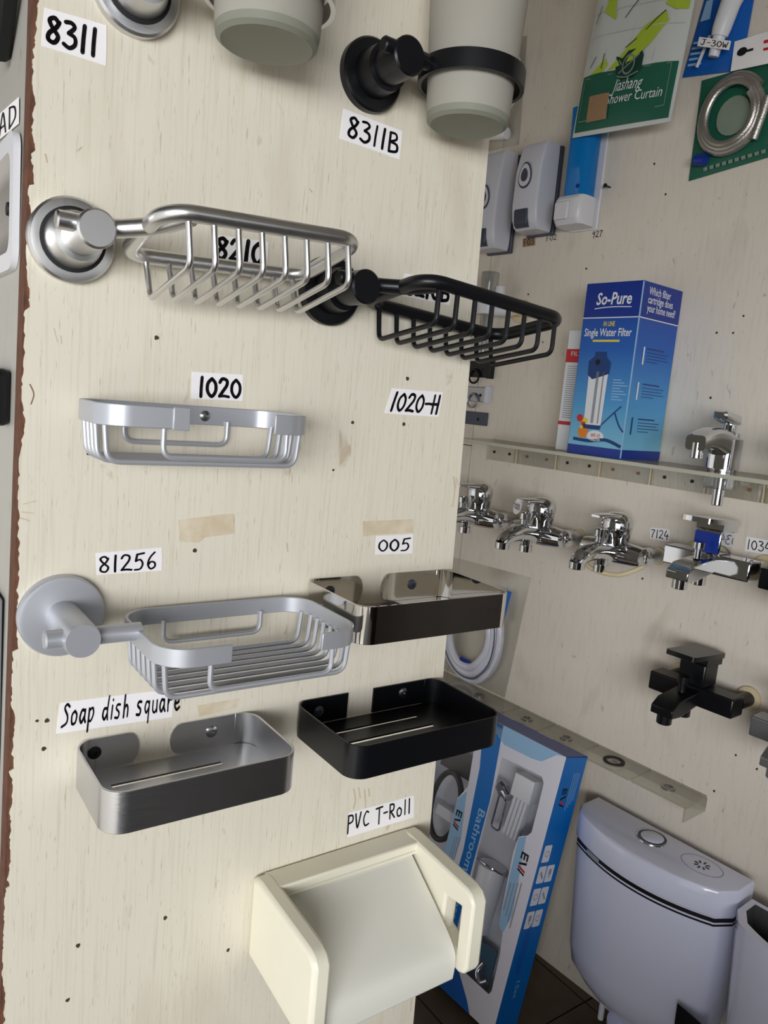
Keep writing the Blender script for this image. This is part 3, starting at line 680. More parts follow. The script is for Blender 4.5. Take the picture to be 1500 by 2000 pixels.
mb = MB(); flatring(mb, fr2, w * .27, h * .135, 0, .012, 12); flatring(mb, fr2, w * .22, h * .205, .0, .006, 10); build('picture_flowers', mb, 'orange_print', t, smooth=0)
mb = MB(); flatring(mb, fr3, w * .18, h * .215, 0, .007, 10); flatring(mb, fr3, w * .26, h * .18, 0, .005, 10); build('picture_flowers', mb, 'red_print', t, smooth=0)
mb = MB(); flatring(mb, fr3, w * .29, h * .20, 0, .006, 10); flatring(mb, fr3, w * .23, h * .165, 0, .004, 10); build('picture_flowers', mb, 'yellow_print', t, smooth=0)
mb = MB(); flatring(mb, fr2, w * .5, h * .117, 0, .010, 20, 1.9); build('white_oval', mb, 'white_print', t, smooth=0)
mb = MB(); printed(mb, 'WF-10', fr3, w * .42, h * .109, w * .17, .010, .01); build('red_lettering', mb, 'red_print', t, smooth=0)
mb = MB(); stroke2d(mb, fr2, [(w * .52, h * .16), (w * .72, h * .235), (w * .80, h * .265), (w * .9, h * .30)], .0025); stroke2d(mb, fr2, [(w * .80, h * .26), (w * .9, h * .19), (w * .99, h * .155)], .003); stroke2d(mb, fr2, [(w * .1, h * .09), (w * .4, h * .085), (w * .7, h * .10), (w * .98, h * .07)], .006); build('picture_water', mb, 'dim_print', t, smooth=0)
mb = MB()
for k in range(8): flatrect(mb, fr2, w * .70, w * (.84 + .06 * (k % 3)), h * (.445 - .016 * k), h * (.450 - .016 * k))
build('small_print', mb, 'pale_blue_print', t, smooth=0)
mb = MB()
for k, line in enumerate(('Which filter', 'cartridge does', 'your home need?')): printed(mb, line, sd2, D * .15, h * (.932 - .047 * k), D * (.55, .63, .72)[k], .019, .01)
build('lettering', mb, 'white_print', t, smooth=0)
for k, zc in enumerate((.60, .40, .20)):
    mb = MB(); flatrect(mb, sd2, D * (.2 - .03 * k), D * (.235 - .03 * k), h * (zc - .055), h * (zc + .045)); build('picture_cartridge', mb, 'white_print' if k < 2 else 'dim_print', t, smooth=0)
    mb = MB(); flatrect(mb, sd2, D * .3, D * .72, h * (zc + .033), h * (zc + .041))
    for q in range(4): flatrect(mb, sd2, D * .3, D * (.85, .8, .86, .6)[q], h * (zc + .014 - .017 * q), h * (zc + .018 - .017 * q))
    build('small_print', mb, 'dim_print', t, smooth=0)
# slim white and red cartridge carton
a0 = Ws(1083, 880, .085)[0]; b0 = l - .004; ct = Ws(1112, 645, .085)[1] - SZ
t = wallthing('cartridge_carton', a0, SZ + .0002, 'slim white carton with red bands beside the blue carton', 'carton', out=.012)
w2 = max(.045, b0 - a0); D2 = .072
build('carton_body', MB().box(0, w2, -D2, 0, 0, ct), 'white_print', t, bevel=.0012)
f = lambda a, b: Vector((a, -D2 - .0004, b)); mb = MB(); flatrect(mb, f, 0, w2, ct * .735, ct * .845); build('red_band', mb, 'red_print', t, smooth=0)
mb = MB(); flatrect(mb, f, 0, w2, ct * .215, ct * .245); build('red_band', mb, 'red_print', t, smooth=0)
f2 = lambda a, b: Vector((a, -D2 - .0007, b)); mb = MB(); printed(mb, 'FILTER', f2, w2 * .2, ct * .79, w2 * .7, .012); build('lettering', mb, 'white_print', t, smooth=0)
mb = MB()
for k in range(24): flatrect(mb, f, w2 * .12, w2 * random.uniform(.6, .92), ct * (.70 - .0185 * k), ct * (.706 - .0185 * k))
build('small_print', mb, 'grey_print', t, smooth=0)

# basin tap standing in the shelf
def basin_tap(s, label, full=True):
    t = wallthing('basin_tap', s, SZ + .0005, label, 'tap', 'basin taps on the clear shelf', out=.075)
    build('base', MB().lathe([(0, .024), (.004, .024), (.006, .020)], (0, 0, 0), (0, 0, 1), 28), 'chrome', t)
    lp = []
    for k in range(11):
        q = k / 10; y = -.11 * q; zc = .034 + .022 * math.sin(q * 2.4) - .004 * q; hw = .021 - .004 * q; hh = .026 - .014 * q
        lp.append([(a, y + .012, zc + b) for a, b in rr(-hw, hw, -hh, hh, hh * .55, 3)])
    build('body', MB().loft([[(a, b, z) for a, b in rr(-.022, .022, -.024, .024, .012, 4)] for z in (.004, .02, .055)]), 'chrome', t)
    build('spout', MB().loft(lp), 'chrome', t)
    build('aerator', MB().cyl((0, -.090, .020), (0, -.090, .046), .0095, n=18, ch=.001), 'chrome', t)
    build('cartridge', MB().lathe([(0, .019), (.012, .018), (.016, .011), (.030, .010)], (0, .004, .052), (0, .05, 1), 24), 'chrome', t)
    build('lever', MB().loft([[(a, y, z + b) for a, b in rr(-hw, hw, -hh, hh, hh * .6, 3)] for y, z, hw, hh in ((.016, .086, .013, .008), (-.01, .088, .014, .009), (-.032, .092, .012, .007), (-.036, .093, .008, .004))]), 'chrome', t)
    build('washer', MB().box(-.02, .02, -.02, .02, -.030, -.0075), 'clear_cup', t, bevel=.003)
    build('stem', MB().cyl((0, 0, -.058), (0, 0, 0), .0095, n=18, ch=.001), 'chrome', t)
    return t
basin_tap(Ws(1412, 905, .075)[0], 'chrome basin tap with a lever, standing in the clear shelf')
basin_tap(Ws(1412, 905, .075)[0] + .155, 'chrome basin tap cut off by the right edge of the picture')

# ================================================================== WALL MIXERS
def mixer_round(px, py, label, m='chrome', sticker=None, loop=False, s=1.0):
    s0, z0 = Ws(px, py, .062); t = wallthing('bath_mixer', s0, z0, label, 'mixer tap', 'bath mixers on the right wall')
    b = MB(); b.lathe([(0, .010), (.003, .018), (.014, .0205), (.05, .0235), (.086, .0235), (.122, .0205), (.133, .018), (.136, .010)], (-.068, -.062, 0), (1, 0, 0), 26); build('body', b, m, t)
    for sx in (-.058, .058):
        i = build('inlet', MB().lathe([(.004, .014), (.03, .014), (.032, .018), (.052, .018), (.062, .012)], (sx, 0, 0), (0, -1, 0), 20), m, t)
        build('wall_plug', MB().lathe([(0, .018), (.005, .017), (.006, .012)], (sx, 0, 0), (0, -1, 0), 20), 'cream_plug', i)
    build('cartridge', MB().lathe([(0, .024), (.018, .0265), (.020, .028), (.034, .0288)], (0, -.062, .012), (0, 0, 1), 28), m, t)
    dm = MB(); dm.lathe([(0, .0288), (.001, .0300), (.014, .0298), (.024, .025), (.029, .015), (.030, .001)], (0, -.062, .0465), (0, -.06, 1), 30)
    hd = build('handle_dome', dm, m, t, smooth=50)
    lp = []
    for y, z, hw, hh in ((-.064, .066, .020, .008), (-.085, .0685, .0175, .0055), (-.105, .0705, .015, .004), (-.124, .0715, .0125, .003), (-.134, .071, .009, .002)):
        lp.append([(a, y, z + c) for a, c in rr(-hw, hw, -hh, hh, hh * .9, 5)])
    build('lever', MB().loft(lp), m, t, smooth=50)
    if loop: build('hose_loop', MB().tube(spline([(-.06, -.08, -.012), (-.02, -.10, -.034), (.04, -.098, -.034), (.075, -.075, -.012)], 6), .0045, 10), 'cream_plug', t)
    sp = spline([(0, -.07, -.002), (0, -.105, .004), (0, -.138, .003), (0, -.162, -.004), (0, -.172, -.016)], 6)
    build('spout', MB().tube(sp, [.0195 - .0055 * k / (len(sp) - 1) for k in range(len(sp))], 18), m, t)
    build('aerator', MB().cyl((0, -.172, -.026), (0, -.172, -.012), .0145, n=18, ch=.001), m, t)
    k = build('diverter', MB().lathe([(0, .008), (.018, .008), (.019, .011), (.031, .0115), (.033, .009)], (0, -.112, .014), (0, 0, 1), 18), m, t)
    build('shower_outlet', MB().lathe([(0, .013), (.012, .0115), (.013, .0135), (.026, .0135)], (0, -.098, -.010), (0, 0, -1), 18), m, t)
    if sticker:
        st = build('sticker', MB().lathe([(0, .016), (.0006, .016)], (-.004, -.134, .058), (-.35, -.94, .2), 22), 'paper', t)
        R_ = Matrix.Rotation(-.36, 3, 'Z'); o_ = Vector((-.004, -.135, .058)); mk, tot = ink_mesh(sticker, lambda a, c: R_ @ Vector(((a - .5) * .024, 0, (c - .5) * .010)) + o_ + Vector((-.0006, -.0010, .0003)), .14); build('handwriting', mk, 'ink_soft', st, smooth=0)
    return t
def mixer_square(px, py, label, m, blue=False, dz=0):
    s0, z0 = Ws(px, py, .062); t = wallthing('bath_mixer', s0, z0, label, 'mixer tap', 'bath mixers on the right wall')
    build('body', MB().box(-.078, .078, -.084, -.044, -.018, .016), m, t, bevel=.003)
    for sx in (-.062, .066):
        i = build('inlet', MB().cyl((sx, 0.0, 0), (sx, -.045, 0), .013, n=20), m, t)
        build('wall_plug', MB().lathe([(0, .022), (.005, .021), (.007, .014)], (sx, 0, 0), (0, -1, 0), 22), 'cream_plug', i)
    build('cartridge', MB().box(-.024, .024, -.086, -.040, .016, .058), m, t, bevel=.003)
    if blue: build('protective_film', MB().box(-.022, .022, -.0868, -.0862, .018, .052), 'navy_print', t, smooth=0)
    lv = MB(); lv.xf = Matrix.Translation((0, -.05, .066)) @ Matrix.Rotation(math.radians(-4), 4, 'X'); lv.loft([[(a, b, z) for a, b in rr(-.027, .027, -.085, .024, .006, 3)] for z in (0, .007, .0085)]); lv.box(-.024, .024, -.032, .020, -.012, 0); build('lever', lv, m, t)
    build('spout', MB().prism([(-.020, -.080, -.014), (-.020, -.080, .010), (-.020, -.150, .002), (-.020, -.168, -.010), (-.020, -.168, -.024), (-.020, -.140, -.026)], (.04, 0, 0)), m, t, bevel=.002)
    build('aerator', MB().cyl((0, -.154, -.040), (0, -.154, -.022), .0125, n=18, ch=.001), m, t)
    build('diverter', MB().lathe([(0, .0065), (.016, .0065), (.017, .010), (.028, .010)], (0, -.110, .008), (0, 0, 1), 16), m, t)
    build('shower_outlet', MB().cyl((0, -.095, -.038), (0, -.095, -.016), .0125, n=18, ch=.001), m, t)
    return t
mixer_round(932, 1008, 'chrome bath mixer half hidden behind the edge of the board')
mixer_round(1052, 1042, 'chrome bath mixer wearing a round paper sticker', sticker='7123')
mixer_round(1198, 1077, 'chrome bath mixer with a long flat lever, third in the row', loop=True)
mixer_square(1388, 1096, 'square chrome bath mixer with a blue film patch', 'chrome', True)
mixer_square(1592, 1148, 'dark square mixer body cut off at the right edge', 'black_satin')
mixer_square(1358, 1350, 'matt black square bath mixer alone on the lower wall', 'black_satin')
mixer_square(1572, 1446, 'satin grey square mixer cut off at the right edge, below the black one', 'satin_aluminium')
def wall_label(text, quad, box, wt, label, m='paper', inkm='ink', out=.0005, line=False):
    t = paper_label(text, quad, box, wt, label, place=W, rot=WROT, m=m, inkm=inkm, out=out); return t
wall_label('7124', [(1271, 1030), (1308, 1034), (1307, 1058), (1269, 1052)], (.04, .96, .14, .86), .11, 'small white slip with four digits beside the square chrome mixer')
wall_label('1034', [(1458, 1048), (1506, 1056), (1506, 1084), (1455, 1076)], (.06, 1.0, .16, .84), .11, 'small white slip with digits at the right edge of the picture')
wall_label('F03', [(1021, 466), (1045, 461), (1045, 479), (1021, 483)], (.08, .92, .15, .85), .12, 'tiny grey slip below the left grey soap dispenser', 'brown_tape', 'ink_soft')
wall_label('F02', [(1066, 459), (1090, 455), (1089, 470), (1065, 474)], (.08, .92, .15, .85), .12, 'tiny slip below the soap dispenser with the oval window', 'wall_laminate', 'ink_soft')
wall_label('927', [(1156, 450), (1180, 446), (1178, 464), (1154, 468)], (.08, .92, .15, .85), .13, 'tiny slip below the blue and white dispenser', 'wall_laminate', 'ink_soft')

# ================================================================== SOAP DISPENSERS
def dispenser(px, py, label, h=.178):                                     # px, py: back right top corner on the wall
    s1, zt = Ws(px, py); t = wallthing('soap_dispenser', s1 - .035, zt - h, label, 'soap dispenser', 'white wall soap dispensers')
    build('back_plate', MB().box(-.036, .036, -.010, 0, -.004, h - .002), 'dark_grey_plastic', t, bevel=.002)
    lp = []
    for z, d, hw in ((0, .052, .031), (.006, .060, .033), (.02, .066, .034), (.05, .070, .0345), (.12, .068, .0345), (h - .012, .058, .034), (h - .002, .050, .033)):
        lp.append([(a, y, z) for a, y in rr(-hw, hw, -d, -.0095, .006, 3)])
    build('cover', MB().loft(lp), 'grey_plastic', t)
    for nm, r0, r1, mm, o in (('window_rim', .0, .024, 'dark_grey_plastic', 0), ('window_ring', 0, .0205, 'grey_plastic', .0012), ('window_glass', 0, .012, 'dark_grey_plastic', .0024)):
        n = 28; pl = []
        for k in range(n):
            a = 2 * math.pi * k / n; egg = 1 - .18 * math.sin(a)
            pl.append((r1 * .72 * math.cos(a) * egg - .004, -.0692 - o, .108 + r1 * 1.1 * math.sin(a)))
        build(nm, MB().prism(pl, (0, -.0016, 0)), mm, t)
    build('push_button', MB().loft([[(a, y, z) for a, y in rr(-.0235, .0125, -d, -.03, .004, 3)] for z, d in ((.004, .0625), (.010, .0700), (.036, .0730), (.040, .0715))]), 'dark_grey_plastic', t)
    return t
dispenser(1104, 284, 'grey plastic soap dispenser with an oval window, right of its twin')
dispenser(1022, 302, 'grey plastic soap dispenser partly hidden behind the board edge', .208)
s1, zt = Ws(1192, 262, .0); sL2, zb = Ws(1187, 440, .0)
t = wallthing('soap_dispenser', s1 - .036, zb - .006, 'soap dispenser with a translucent blue tank and white base', 'soap dispenser')
hh = .235
build('back_plate', MB().box(-.035, .035, -.006, 0, 0, hh), 'white_plastic', t, bevel=.002)
build('tank', MB().loft([[(a, y, z) for a, y in rr(-.031, .031, -d, -.0062, .022 if d > .05 else .012, 6)] for z, d in ((.058, .050), (.062, .054), (.19, .054), (hh - .004, .050))]), 'blue_tank', t)
build('base', MB().loft([[(a, y, z) for a, y in rr(-.0335, .0335, -d, -.0062, .014, 5)] for z, d in ((.002, .058), (.012, .066), (.05, .066), (.0575, .060))]), 'white_plastic', t)
build('push_button', MB().box(-.024, .010, -.073, -.066, .010, .045), 'white_plastic', t, bevel=.003)
for q in (.075, .17): build('tank_dot', MB().lathe([(0, .004), (.001, .004)], (.014, -.0545, q), (0, -1, 0), 12), 'navy_print', t)
# a bare nail beside it
sN, zN = Ws(1192, 366)
tag(build('wall_nail', MB().lathe([(0, .0015), (.016, .0015), (.016, .004), (.018, .004)], (0, 0, 0), (0, -1, 0), 10), 'black_rubber', loc=wpt(sN, 0, zN), rotz=WROT), 'short black nail in the wall beside the blue dispenser', 'nail')

# ================================================================== HANGING PACKS
def pack(name, quad, th, m, label, cat, nx=14, nz=14, wob=.0015, out=.001, zmin=None):
    pts = [Vector((Ws(x, y, out)[0], 0, Ws(x, y, out)[1])) for x, y in quad]; 
    for p in pts:
        if zmin: p.z = max(p.z, zmin)
    TL, TR, BR, BL = pts; c = (BL + BR) / 2
    t = wallthing(name, c.x, c.z, label, cat); rnd = random.Random(len(label)); ph = [rnd.uniform(0, 6) for _ in range(4)]
    def f(u, v, lift=0.):
        p = (BL * (1 - u) + BR * u) * (1 - v) + (TL * (1 - u) + TR * u) * v - c
        puff = (1 - abs(2 * u - 1) ** 5) * (1 - abs(2 * v - 1) ** 5)
        o = out + .002 + th * puff + wob * puff * (math.sin(9 * u + ph[0]) * math.sin(7 * v + ph[1]) + .6 * math.sin(21 * u + ph[2] + 8 * v)) + lift
        return Vector((p.x, -o, p.z))
    vs = [f(i / nx, j / nz) for j in range(nz + 1) for i in range(nx + 1)]; n1 = len(vs)
    vs += [Vector((v.x, -out, v.z)) for v in vs]; fs = []
    for j in range(nz):
        for i in range(nx):
            a = j * (nx + 1) + i; q = (a, a + 1, a + nx + 2, a + nx + 1); fs.append(q); fs.append(tuple(k + n1 for k in q[::-1]))
    bd = [i for i in range(nx + 1)] + [j * (nx + 1) + nx for j in range(1, nz + 1)] + [nz * (nx + 1) + i for i in range(nx - 1, -1, -1)] + [j * (nx + 1) for j in range(nz - 1, 0, -1)]
    for a, b in zip(bd, bd[1:] + bd[:1]): fs.append((b, a, a + n1, b + n1))
    build('wrapper', MB().add(vs, fs), m, t, smooth=60); return t, f
def decal(t, f, u0, u1, v0, v1, m, name, lift=.0006, n=10):
    mb = MB(); vs = [f(u0 + (u1 - u0) * i / n, v0 + (v1 - v0) * j / n, lift) for j in range(n + 1) for i in range(n + 1)]
    mb.add(vs, [(j * (n + 1) + i, j * (n + 1) + i + 1, (j + 1) * (n + 1) + i + 1, (j + 1) * (n + 1) + i) for j in range(n) for i in range(n)]); return build(name, mb, m, t)
t, f = pack('curtain_pack', [(1180, -60), (1378, -100), (1310, 238), (1119, 270)], .012, 'bag_white', 'shower curtain pack printed with leaves over a green band', 'pack', out=.062)
decal(t, f, .02, .98, .025, .36, 'green_print', 'green_band', .0010)
L1 = lambda k: (lambda a, b: f(a, b, k))
for pl in ([(.30, .36), (.42, .44), (.62, .60), (.80, .66), (.84, .60), (.70, .48), (.55, .40)], [(.78, .70), (.84, .80), (.98, .84), (.98, .66), (.88, .66)], [(.10, .36), (.16, .38), (.26, .44), (.30, .40), (.26, .36)], [(.56, .93), (.70, .86), (.84, .93), (.90, 1.0), (.62, 1.0)], [(.16, .72), (.3, .66), (.26, .80), (.18, .82)]):
    mb = MB(); flatpoly(mb, L1(.0022), pl); build('printed_leaf', mb, 'lime_print', t, smooth=0)
for a in ([(.46, .48), (.62, .56), (.80, .66)], [(.40, .66), (.48, .74), (.58, .82)], [(.10, .40), (.16, .46)], [(.24, .38), (.25, .47)], [(.08, .66), (.12, .76)]): mb = MB(); stroke2d(mb, L1(.003), a, .007); build('printed_stem', mb, 'ink_soft', t, smooth=0)
mb = MB()
for v in (.58, .72, .86): stroke2d(mb, L1(.0018), [(.03, v), (.5, v + .01), (.97, v)], .006)
for u in (.25, .5, .75): stroke2d(mb, L1(.0018), [(u, .38), (u, .97)], .006)
build('fold_crease', mb, 'bag_grey', t, smooth=0)
mb = MB(); flatpoly(mb, L1(.0026), [(.40, .34), (.38, .44), (.45, .42), (.50, .46), (.62, .47), (.66, .42), (.66, .34), (.60, .29), (.48, .29)]); build('printed_crest', mb, 'dark_green_print', t, smooth=0)
mb = MB(); flatring(mb, L1(.0036), .53, .375, .05, .062, 24); stroke2d(mb, L1(.0036), [(.44, .33), (.62, .43)], .01); stroke2d(mb, L1(.0036), [(.42, .41), (.46, .38)], .01); stroke2d(mb, L1(.0036), [(.43, .315), (.53, .30), (.64, .325)], .008)
stroke2d(mb, L1(.0026), [(.06, .10), (.06, .34), (.37, .34)], .005, False); stroke2d(mb, L1(.0026), [(.68, .35), (.93, .35), (.93, .10), (.06, .085)], .005, False); build('printed_frame', mb, 'olive_grey_print', t, smooth=0)
mb = MB(); printed(mb, 'Jiashang', L1(.003), .40, .225, .30, .105, .0, .35); printed(mb, 'Shower Curtain', L1(.003), .36, .155, .54, .085, .0, .2); build('lettering', mb, 'white_print', t, smooth=0)
decal(t, f, .16, .385, .07, .225, 'brown_tape', 'brown_sticker', .0042, 4)
for u in (.14, .34, .55):
    mb = MB(); mb.tube(spline([f(u + a, b, .006) for a, b in ((0, .84), (.07, .86), (.08, .96), (.03, 1.0), (-.04, .96), (-.04, .87))], 5, True), .0045, 8, True); build('curtain_ring', mb, 'white_plastic', t)
t, f = pack('fitting_pack', [(1385, -30), (1478, -30), (1448, 138), (1334, 152)], .008, 'blue_print', 'blue backed pack with a white pipe fitting at the top right', 'pack', 8, 8)
mb = MB(); mb.tube([f(.80, 1.0, .012), f(.72, .72, .016), f(.66, .45, .016), f(.64, .36, .014)], [.017, .017, .016, .014], 16); build('white_fitting', mb, 'white_plastic', t)
mb = MB(); mb.tube([f(.64, .36, .014), f(.60, .14, .014)], [.011, .009], 14); mb.tube([f(.30, .06, .010), f(.42, .4, .010)], .003, 8); build('white_nozzle', mb, 'white_plastic', t)
mb = MB(); flatpoly(mb, L1(.003), [(.1, .58), (.30, .60), (.26, .82), (.12, .80)]); build('printed_shape', mb, 'pale_blue_print', t, smooth=0)
mb = MB()
for k in range(5): flatrect(mb, L1(.003), .08, .34, .10 + .06 * k, .125 + .06 * k)
build('small_print', mb, 'pale_blue_print', t, smooth=0)
q = [(1366, 72), (1428, 80), (1424, 98), (1362, 90)]; wall_label('J-30W', q, (.1, .95, .18, .84), .12, 'white slip with handwriting on the blue backed pack', out=.036)
t, f = pack('hose_pack', [(1372, 158), (1560, 105), (1560, 290), (1346, 354)], .006, 'green_print', 'green card pack with a coiled steel shower hose', 'pack', 12, 12, .0008)
cu, cv = .42, .52
pts = []
for k in range(97):
    a = 2 * math.pi * k / 32 + .6; r = .36 - .035 * (k / 32); pts.append(f(cu + .92 * r * math.cos(a), cv + r * 1.12 * math.sin(a), .010 + .003 * (k // 32)))
build('coiled_hose', MB().tube(pts, .0058, 10), 'braid_steel', t)
build('hose_end', MB().tube([f(.66, .18, .016), f(.74, .42, .016), f(.78, .58, .016)], .007, 12), 'braid_steel', t)
build('hose_nut', MB().tube([f(.10, .16, .012), f(.20, .13, .012)], .010, 12), 'navy_print', t)
mb = MB(); flatring(mb, L1(.004), .42, .52, 0, .20, 20, .85); build('printed_picture', mb, 'olive_grey_print', t, smooth=0)
mb = MB()
for k in range(10): flatrect(mb, L1(.004), .16 + .06 * k, .20 + .06 * k, .04, .075)
build('small_print', mb, 'olive_grey_print', t, smooth=0)
t2, f2_ = pack('header_card', [(1436, 82), (1560, 44), (1560, 112), (1428, 140)], .002, 'paper', 'white printed header card above the coiled hose pack', 'card', 6, 6, .0003, out=.010)
mb = MB(); f2c = lambda a, b: f2_(a, b, .001); flatring(mb, f2c, .16, .56, 0, .14, 14, .6); flatrect(mb, f2c, .08, .34, .5, .58); build('printed_knob', mb, 'ink', t2, smooth=0)
mb = MB(); flatrect(mb, f2c, .5, .9, .62, .72); flatrect(mb, f2c, .5, .9, .40, .48); build('red_print_line', mb, 'red_print', t2, smooth=0)
# clear bag with white tubing high up beside the tumbler
t, f = pack('tube_bag', [(975, 80), (1030, 70), (1014, 282), (952, 296)], .016, 'clear_bag', 'clear bag with a bent white tube beside the black ring', 'bag', 8, 10, .004)
mb = MB(); mb.tube(spline([f(.55, .92, .002), f(.88, .74, .002), f(.92, .5, .002), f(.7, .3, .002), f(.6, .16, .002)], 6), .009, 12); build('white_tube', mb, 'white_plastic', t)
mb = MB(); mb.tube([f(.2, .12, .002), f(.75, .10, .002)], .012, 12); build('white_collar', mb, 'silver_card', t)
# bag with a coil of white hose lower down
t, f = pack('hose_bag', [(885, 1088), (1037, 1128), (985, 1372), (850, 1330)], .020, 'clear_bag', 'clear bag with coiled white hose hanging behind the polished tray', 'bag', 12, 12, .004, zmin=LZ + .004)
for k, (r, ln) in enumerate(((.40, 0), (.33, 1), (.27, 0))):
    pts = [f(.47 + r * .95 * math.cos(a), .40 + r * .98 * math.sin(a) * 1.0, -.008 + .004 * k) for a in [2 * math.pi * i / 36 for i in range(36)]]
    build('coiled_hose', MB().tube(pts, .0095, 10, True), 'hose_white', t)
pts = [f(.47 + .37 * .95 * math.cos(a), .40 + .37 * math.sin(a), .004) for a in [2 * math.pi * i / 40 for i in range(40)]]
build('hose_stripe', MB().tube(pts, .0014, 6, True), 'hose_line', t)
decal(t, f, .56, .86, .60, .86, 'blue_print', 'printed_card', .001, 4); decal(t, f, .62, .82, .66, .80, 'orange_print', 'orange_mark', .0022, 3); decal(t, f, .05, .2, .55, .72, 'blue_print', 'printed_card', .001, 3); decal(t, f, .40, .55, .12, .2, 'navy_print', 'blue_mark', .001, 3)
# white pump trap with a yellowed wall rose
s0, z0 = Ws(955, 600, .05)
t = wallthing('plastic_trap', s0, z0 - .06, 'white plastic trap with a clear cup behind the black basket', 'trap')
build('cup', MB().lathe([(.0, .018), (.06, .020), (.062, .019)], (-.01, -.045, .075), (0, 0, 1), 20), 'clear_cup', t)
build('collar', MB().lathe([(0, .022), (.022, .026), (.034, .026), (.036, .02)], (-.01, -.045, .045), (0, 0, 1), 22), 'white_plastic', t)
build('cap', MB().lathe([(0, .012), (.03, .011)], (.020, -.04, .075), (0, 0, 1), 16), 'white_plastic', t)
build('outlet', MB().cyl((-.01, -.045, .055), (.048, -.020, .055), .013, n=16), 'white_plastic', t)
build('lower_pipe', MB().cyl((-.01, -.045, -.05), (-.01, -.045, .05), .013, n=16), 'clear_cup', t)
build('wall_rose', MB().lathe([(0, .026), (.006, .025), (.008, .012), (.03, .012)], (.055, 0, .055), (0, -1, 0), 24), 'cream_plug', t)
# three little door holders across the joint
for (a, b, c_, d), m_, lab, loop in (((905, 707, 962, 738), 'black_paint', 'black door holder with a ring across the wall joint', True), ((902, 758, 957, 786), 'satin_aluminium', 'bright steel door holder with a ring, middle of three', True), ((898, 807, 952, 832), 'dark_grey_plastic', 'plain dark grey plate across the wall joint, lowest of three', False)):
    sa, za = Ws(a, b); sb, zb_ = Ws(c_, d); h = za - Ws(a, d)[1]; w = sb - sa; zc = Ws(c_, (b + d) / 2)[1]
    t = wallthing('door_holder', (sa + sb) / 2, zc - h / 2, lab, 'door holder', 'small door holders across the wall joint')
    build('plate', MB().box(-w / 2, w / 2, -.006, 0, 0, h), m_, t, bevel=.0015)
    build('screw', MB().lathe([(0, .004), (.0015, .003)], (w * .22, -.006, h * .45), (0, -1, 0), 12), 'black_rubber', t)
    if loop:
        build('holder_ring', MB().tube([(.016 * math.cos(a) + .0, -.010, .002 + .016 * math.sin(a)) for a in [2 * math.pi * k / 20 for k in range(20)]], .0025, 8, True), m_, t)
        build('end_stop', MB().box(w / 2 - .008, w / 2 + .004, -.014, 0, -.002, h + .003), 'black_paint' if m_ == 'black_paint' else 'grey_plastic', t, bevel=.001)

# ================================================================== LEANING BATHROOM SET CARTON
TH = math.radians(-12.6); BT = .074; BH = .551; BW = .40
bo = wpt(-.410, .2685, BT * math.sin(-TH) + .001)
t = empty('bathroom_set_carton', bo, 0, 'blue and white window carton of bathroom fittings leaning on the wall', 'carton'); t.rotation_euler = (TH, 0, WROT)
BM = Matrix.Translation(bo) @ Matrix.Rotation(WROT, 4, 'Z') @ Matrix.Rotation(TH, 4, 'X'); BI = BM.inverted()
def EB(px, py, y=0.0):                                            # pixel -> (x, z) on the carton's front
    o = BI @ CAM; d = (BI.to_3x3() @ ray(px, py)); k = (y - o.y) / d.y; p = o + d * k; return (p.x, p.z)
def ES(px, py):                                                   # pixel -> (y, z) on the carton's right side
    o = BI @ CAM; d = (BI.to_3x3() @ ray(px, py)); k = (0 - o.x) / d.x; p = o + d * k; return (p.y, p.z)
grad('carton_front', 0, [(0, (170, 205, 235)), (.30, (222, 222, 236)), (1, (224, 222, 234))], -BW, 0)
winR = [EB(*p) for p in ((981, 1479), (1020, 1497), (1058, 1516), (1062, 1530), (1050, 1580), (1038, 1626), (1030, 1632), (1013, 1634), (1003, 1662), (989, 1730), (974, 1806), (982, 1822), (976, 1866), (960, 1936), (954, 1942), (893, 1886), (884, 1872), (905, 1780), (930, 1672), (956, 1572))]
winL = [EB(*p) for p in ((926, 1462), (914, 1536), (893, 1560), (868, 1662), (850, 1740))]; xl = -BW + .03; winL += [(xl, winL[-1][1] - .03), (xl, winL[0][1])]
build('front_panel', sheet_with_holes([(0, 0), (0, BH), (-BW, BH), (-BW, 0)], [winR, winL], (0, .0015, 0), lambda a, b: Vector((a, 0, b))), 'carton_front', t, smooth=0)
build('side_panel', MB().box(-.0015, 0, .0015, BT, 0, BH), 'cyan_print', t, smooth=0)
build('side_panel', MB().box(-BW, -BW + .0015, .0015, BT, 0, BH), 'cyan_print', t, smooth=0)
build('top_panel', MB().box(-BW, 0, .0015, BT, BH - .0015, BH), 'navy_print', t, smooth=0)
build('bottom_panel', MB().box(-BW, 0, .0015, BT, 0, .0015), 'cyan_print', t, smooth=0)
build('back_panel', MB().box(-BW + .0015, -.0015, BT - .0015, BT, .0015, BH - .0015), 'silver_card', t, smooth=0)
for nm, wn in (('window_film', winR), ('window_film', winL)): build(nm, MB().add([(a, .0018, b) for a, b in wn], [tuple(range(len(wn)))]), 'clear_film', t, smooth=0)
ff = lambda k: (lambda a, b: Vector((a, -.0003 * k, b)))
mb = MB(); st = [EB(*p) for p in ((965, 1398), (985, 1412), (958, 1560), (926, 1680), (905, 1760), (880, 1870), (895, 1890), (960, 1945), (940, 2002), (845, 1900), (868, 1790), (905, 1660), (937, 1500))]
flatpoly(mb, ff(1), [(-.215 + .0, BH), (st[1][0], BH)] + st[2:6] + st[10:13]); build('blue_stripe', mb, 'cyan_print', t, smooth=0)
mb = MB(); flatpoly(mb, ff(1), [(-BW, 0), (-.06, 0), (-.075, .02), (-.11, .055), EB(893, 1888), EB(880, 1872), (-BW, EB(880, 1872)[1])]); build('blue_foot', mb, 'blue_print', t, smooth=0)
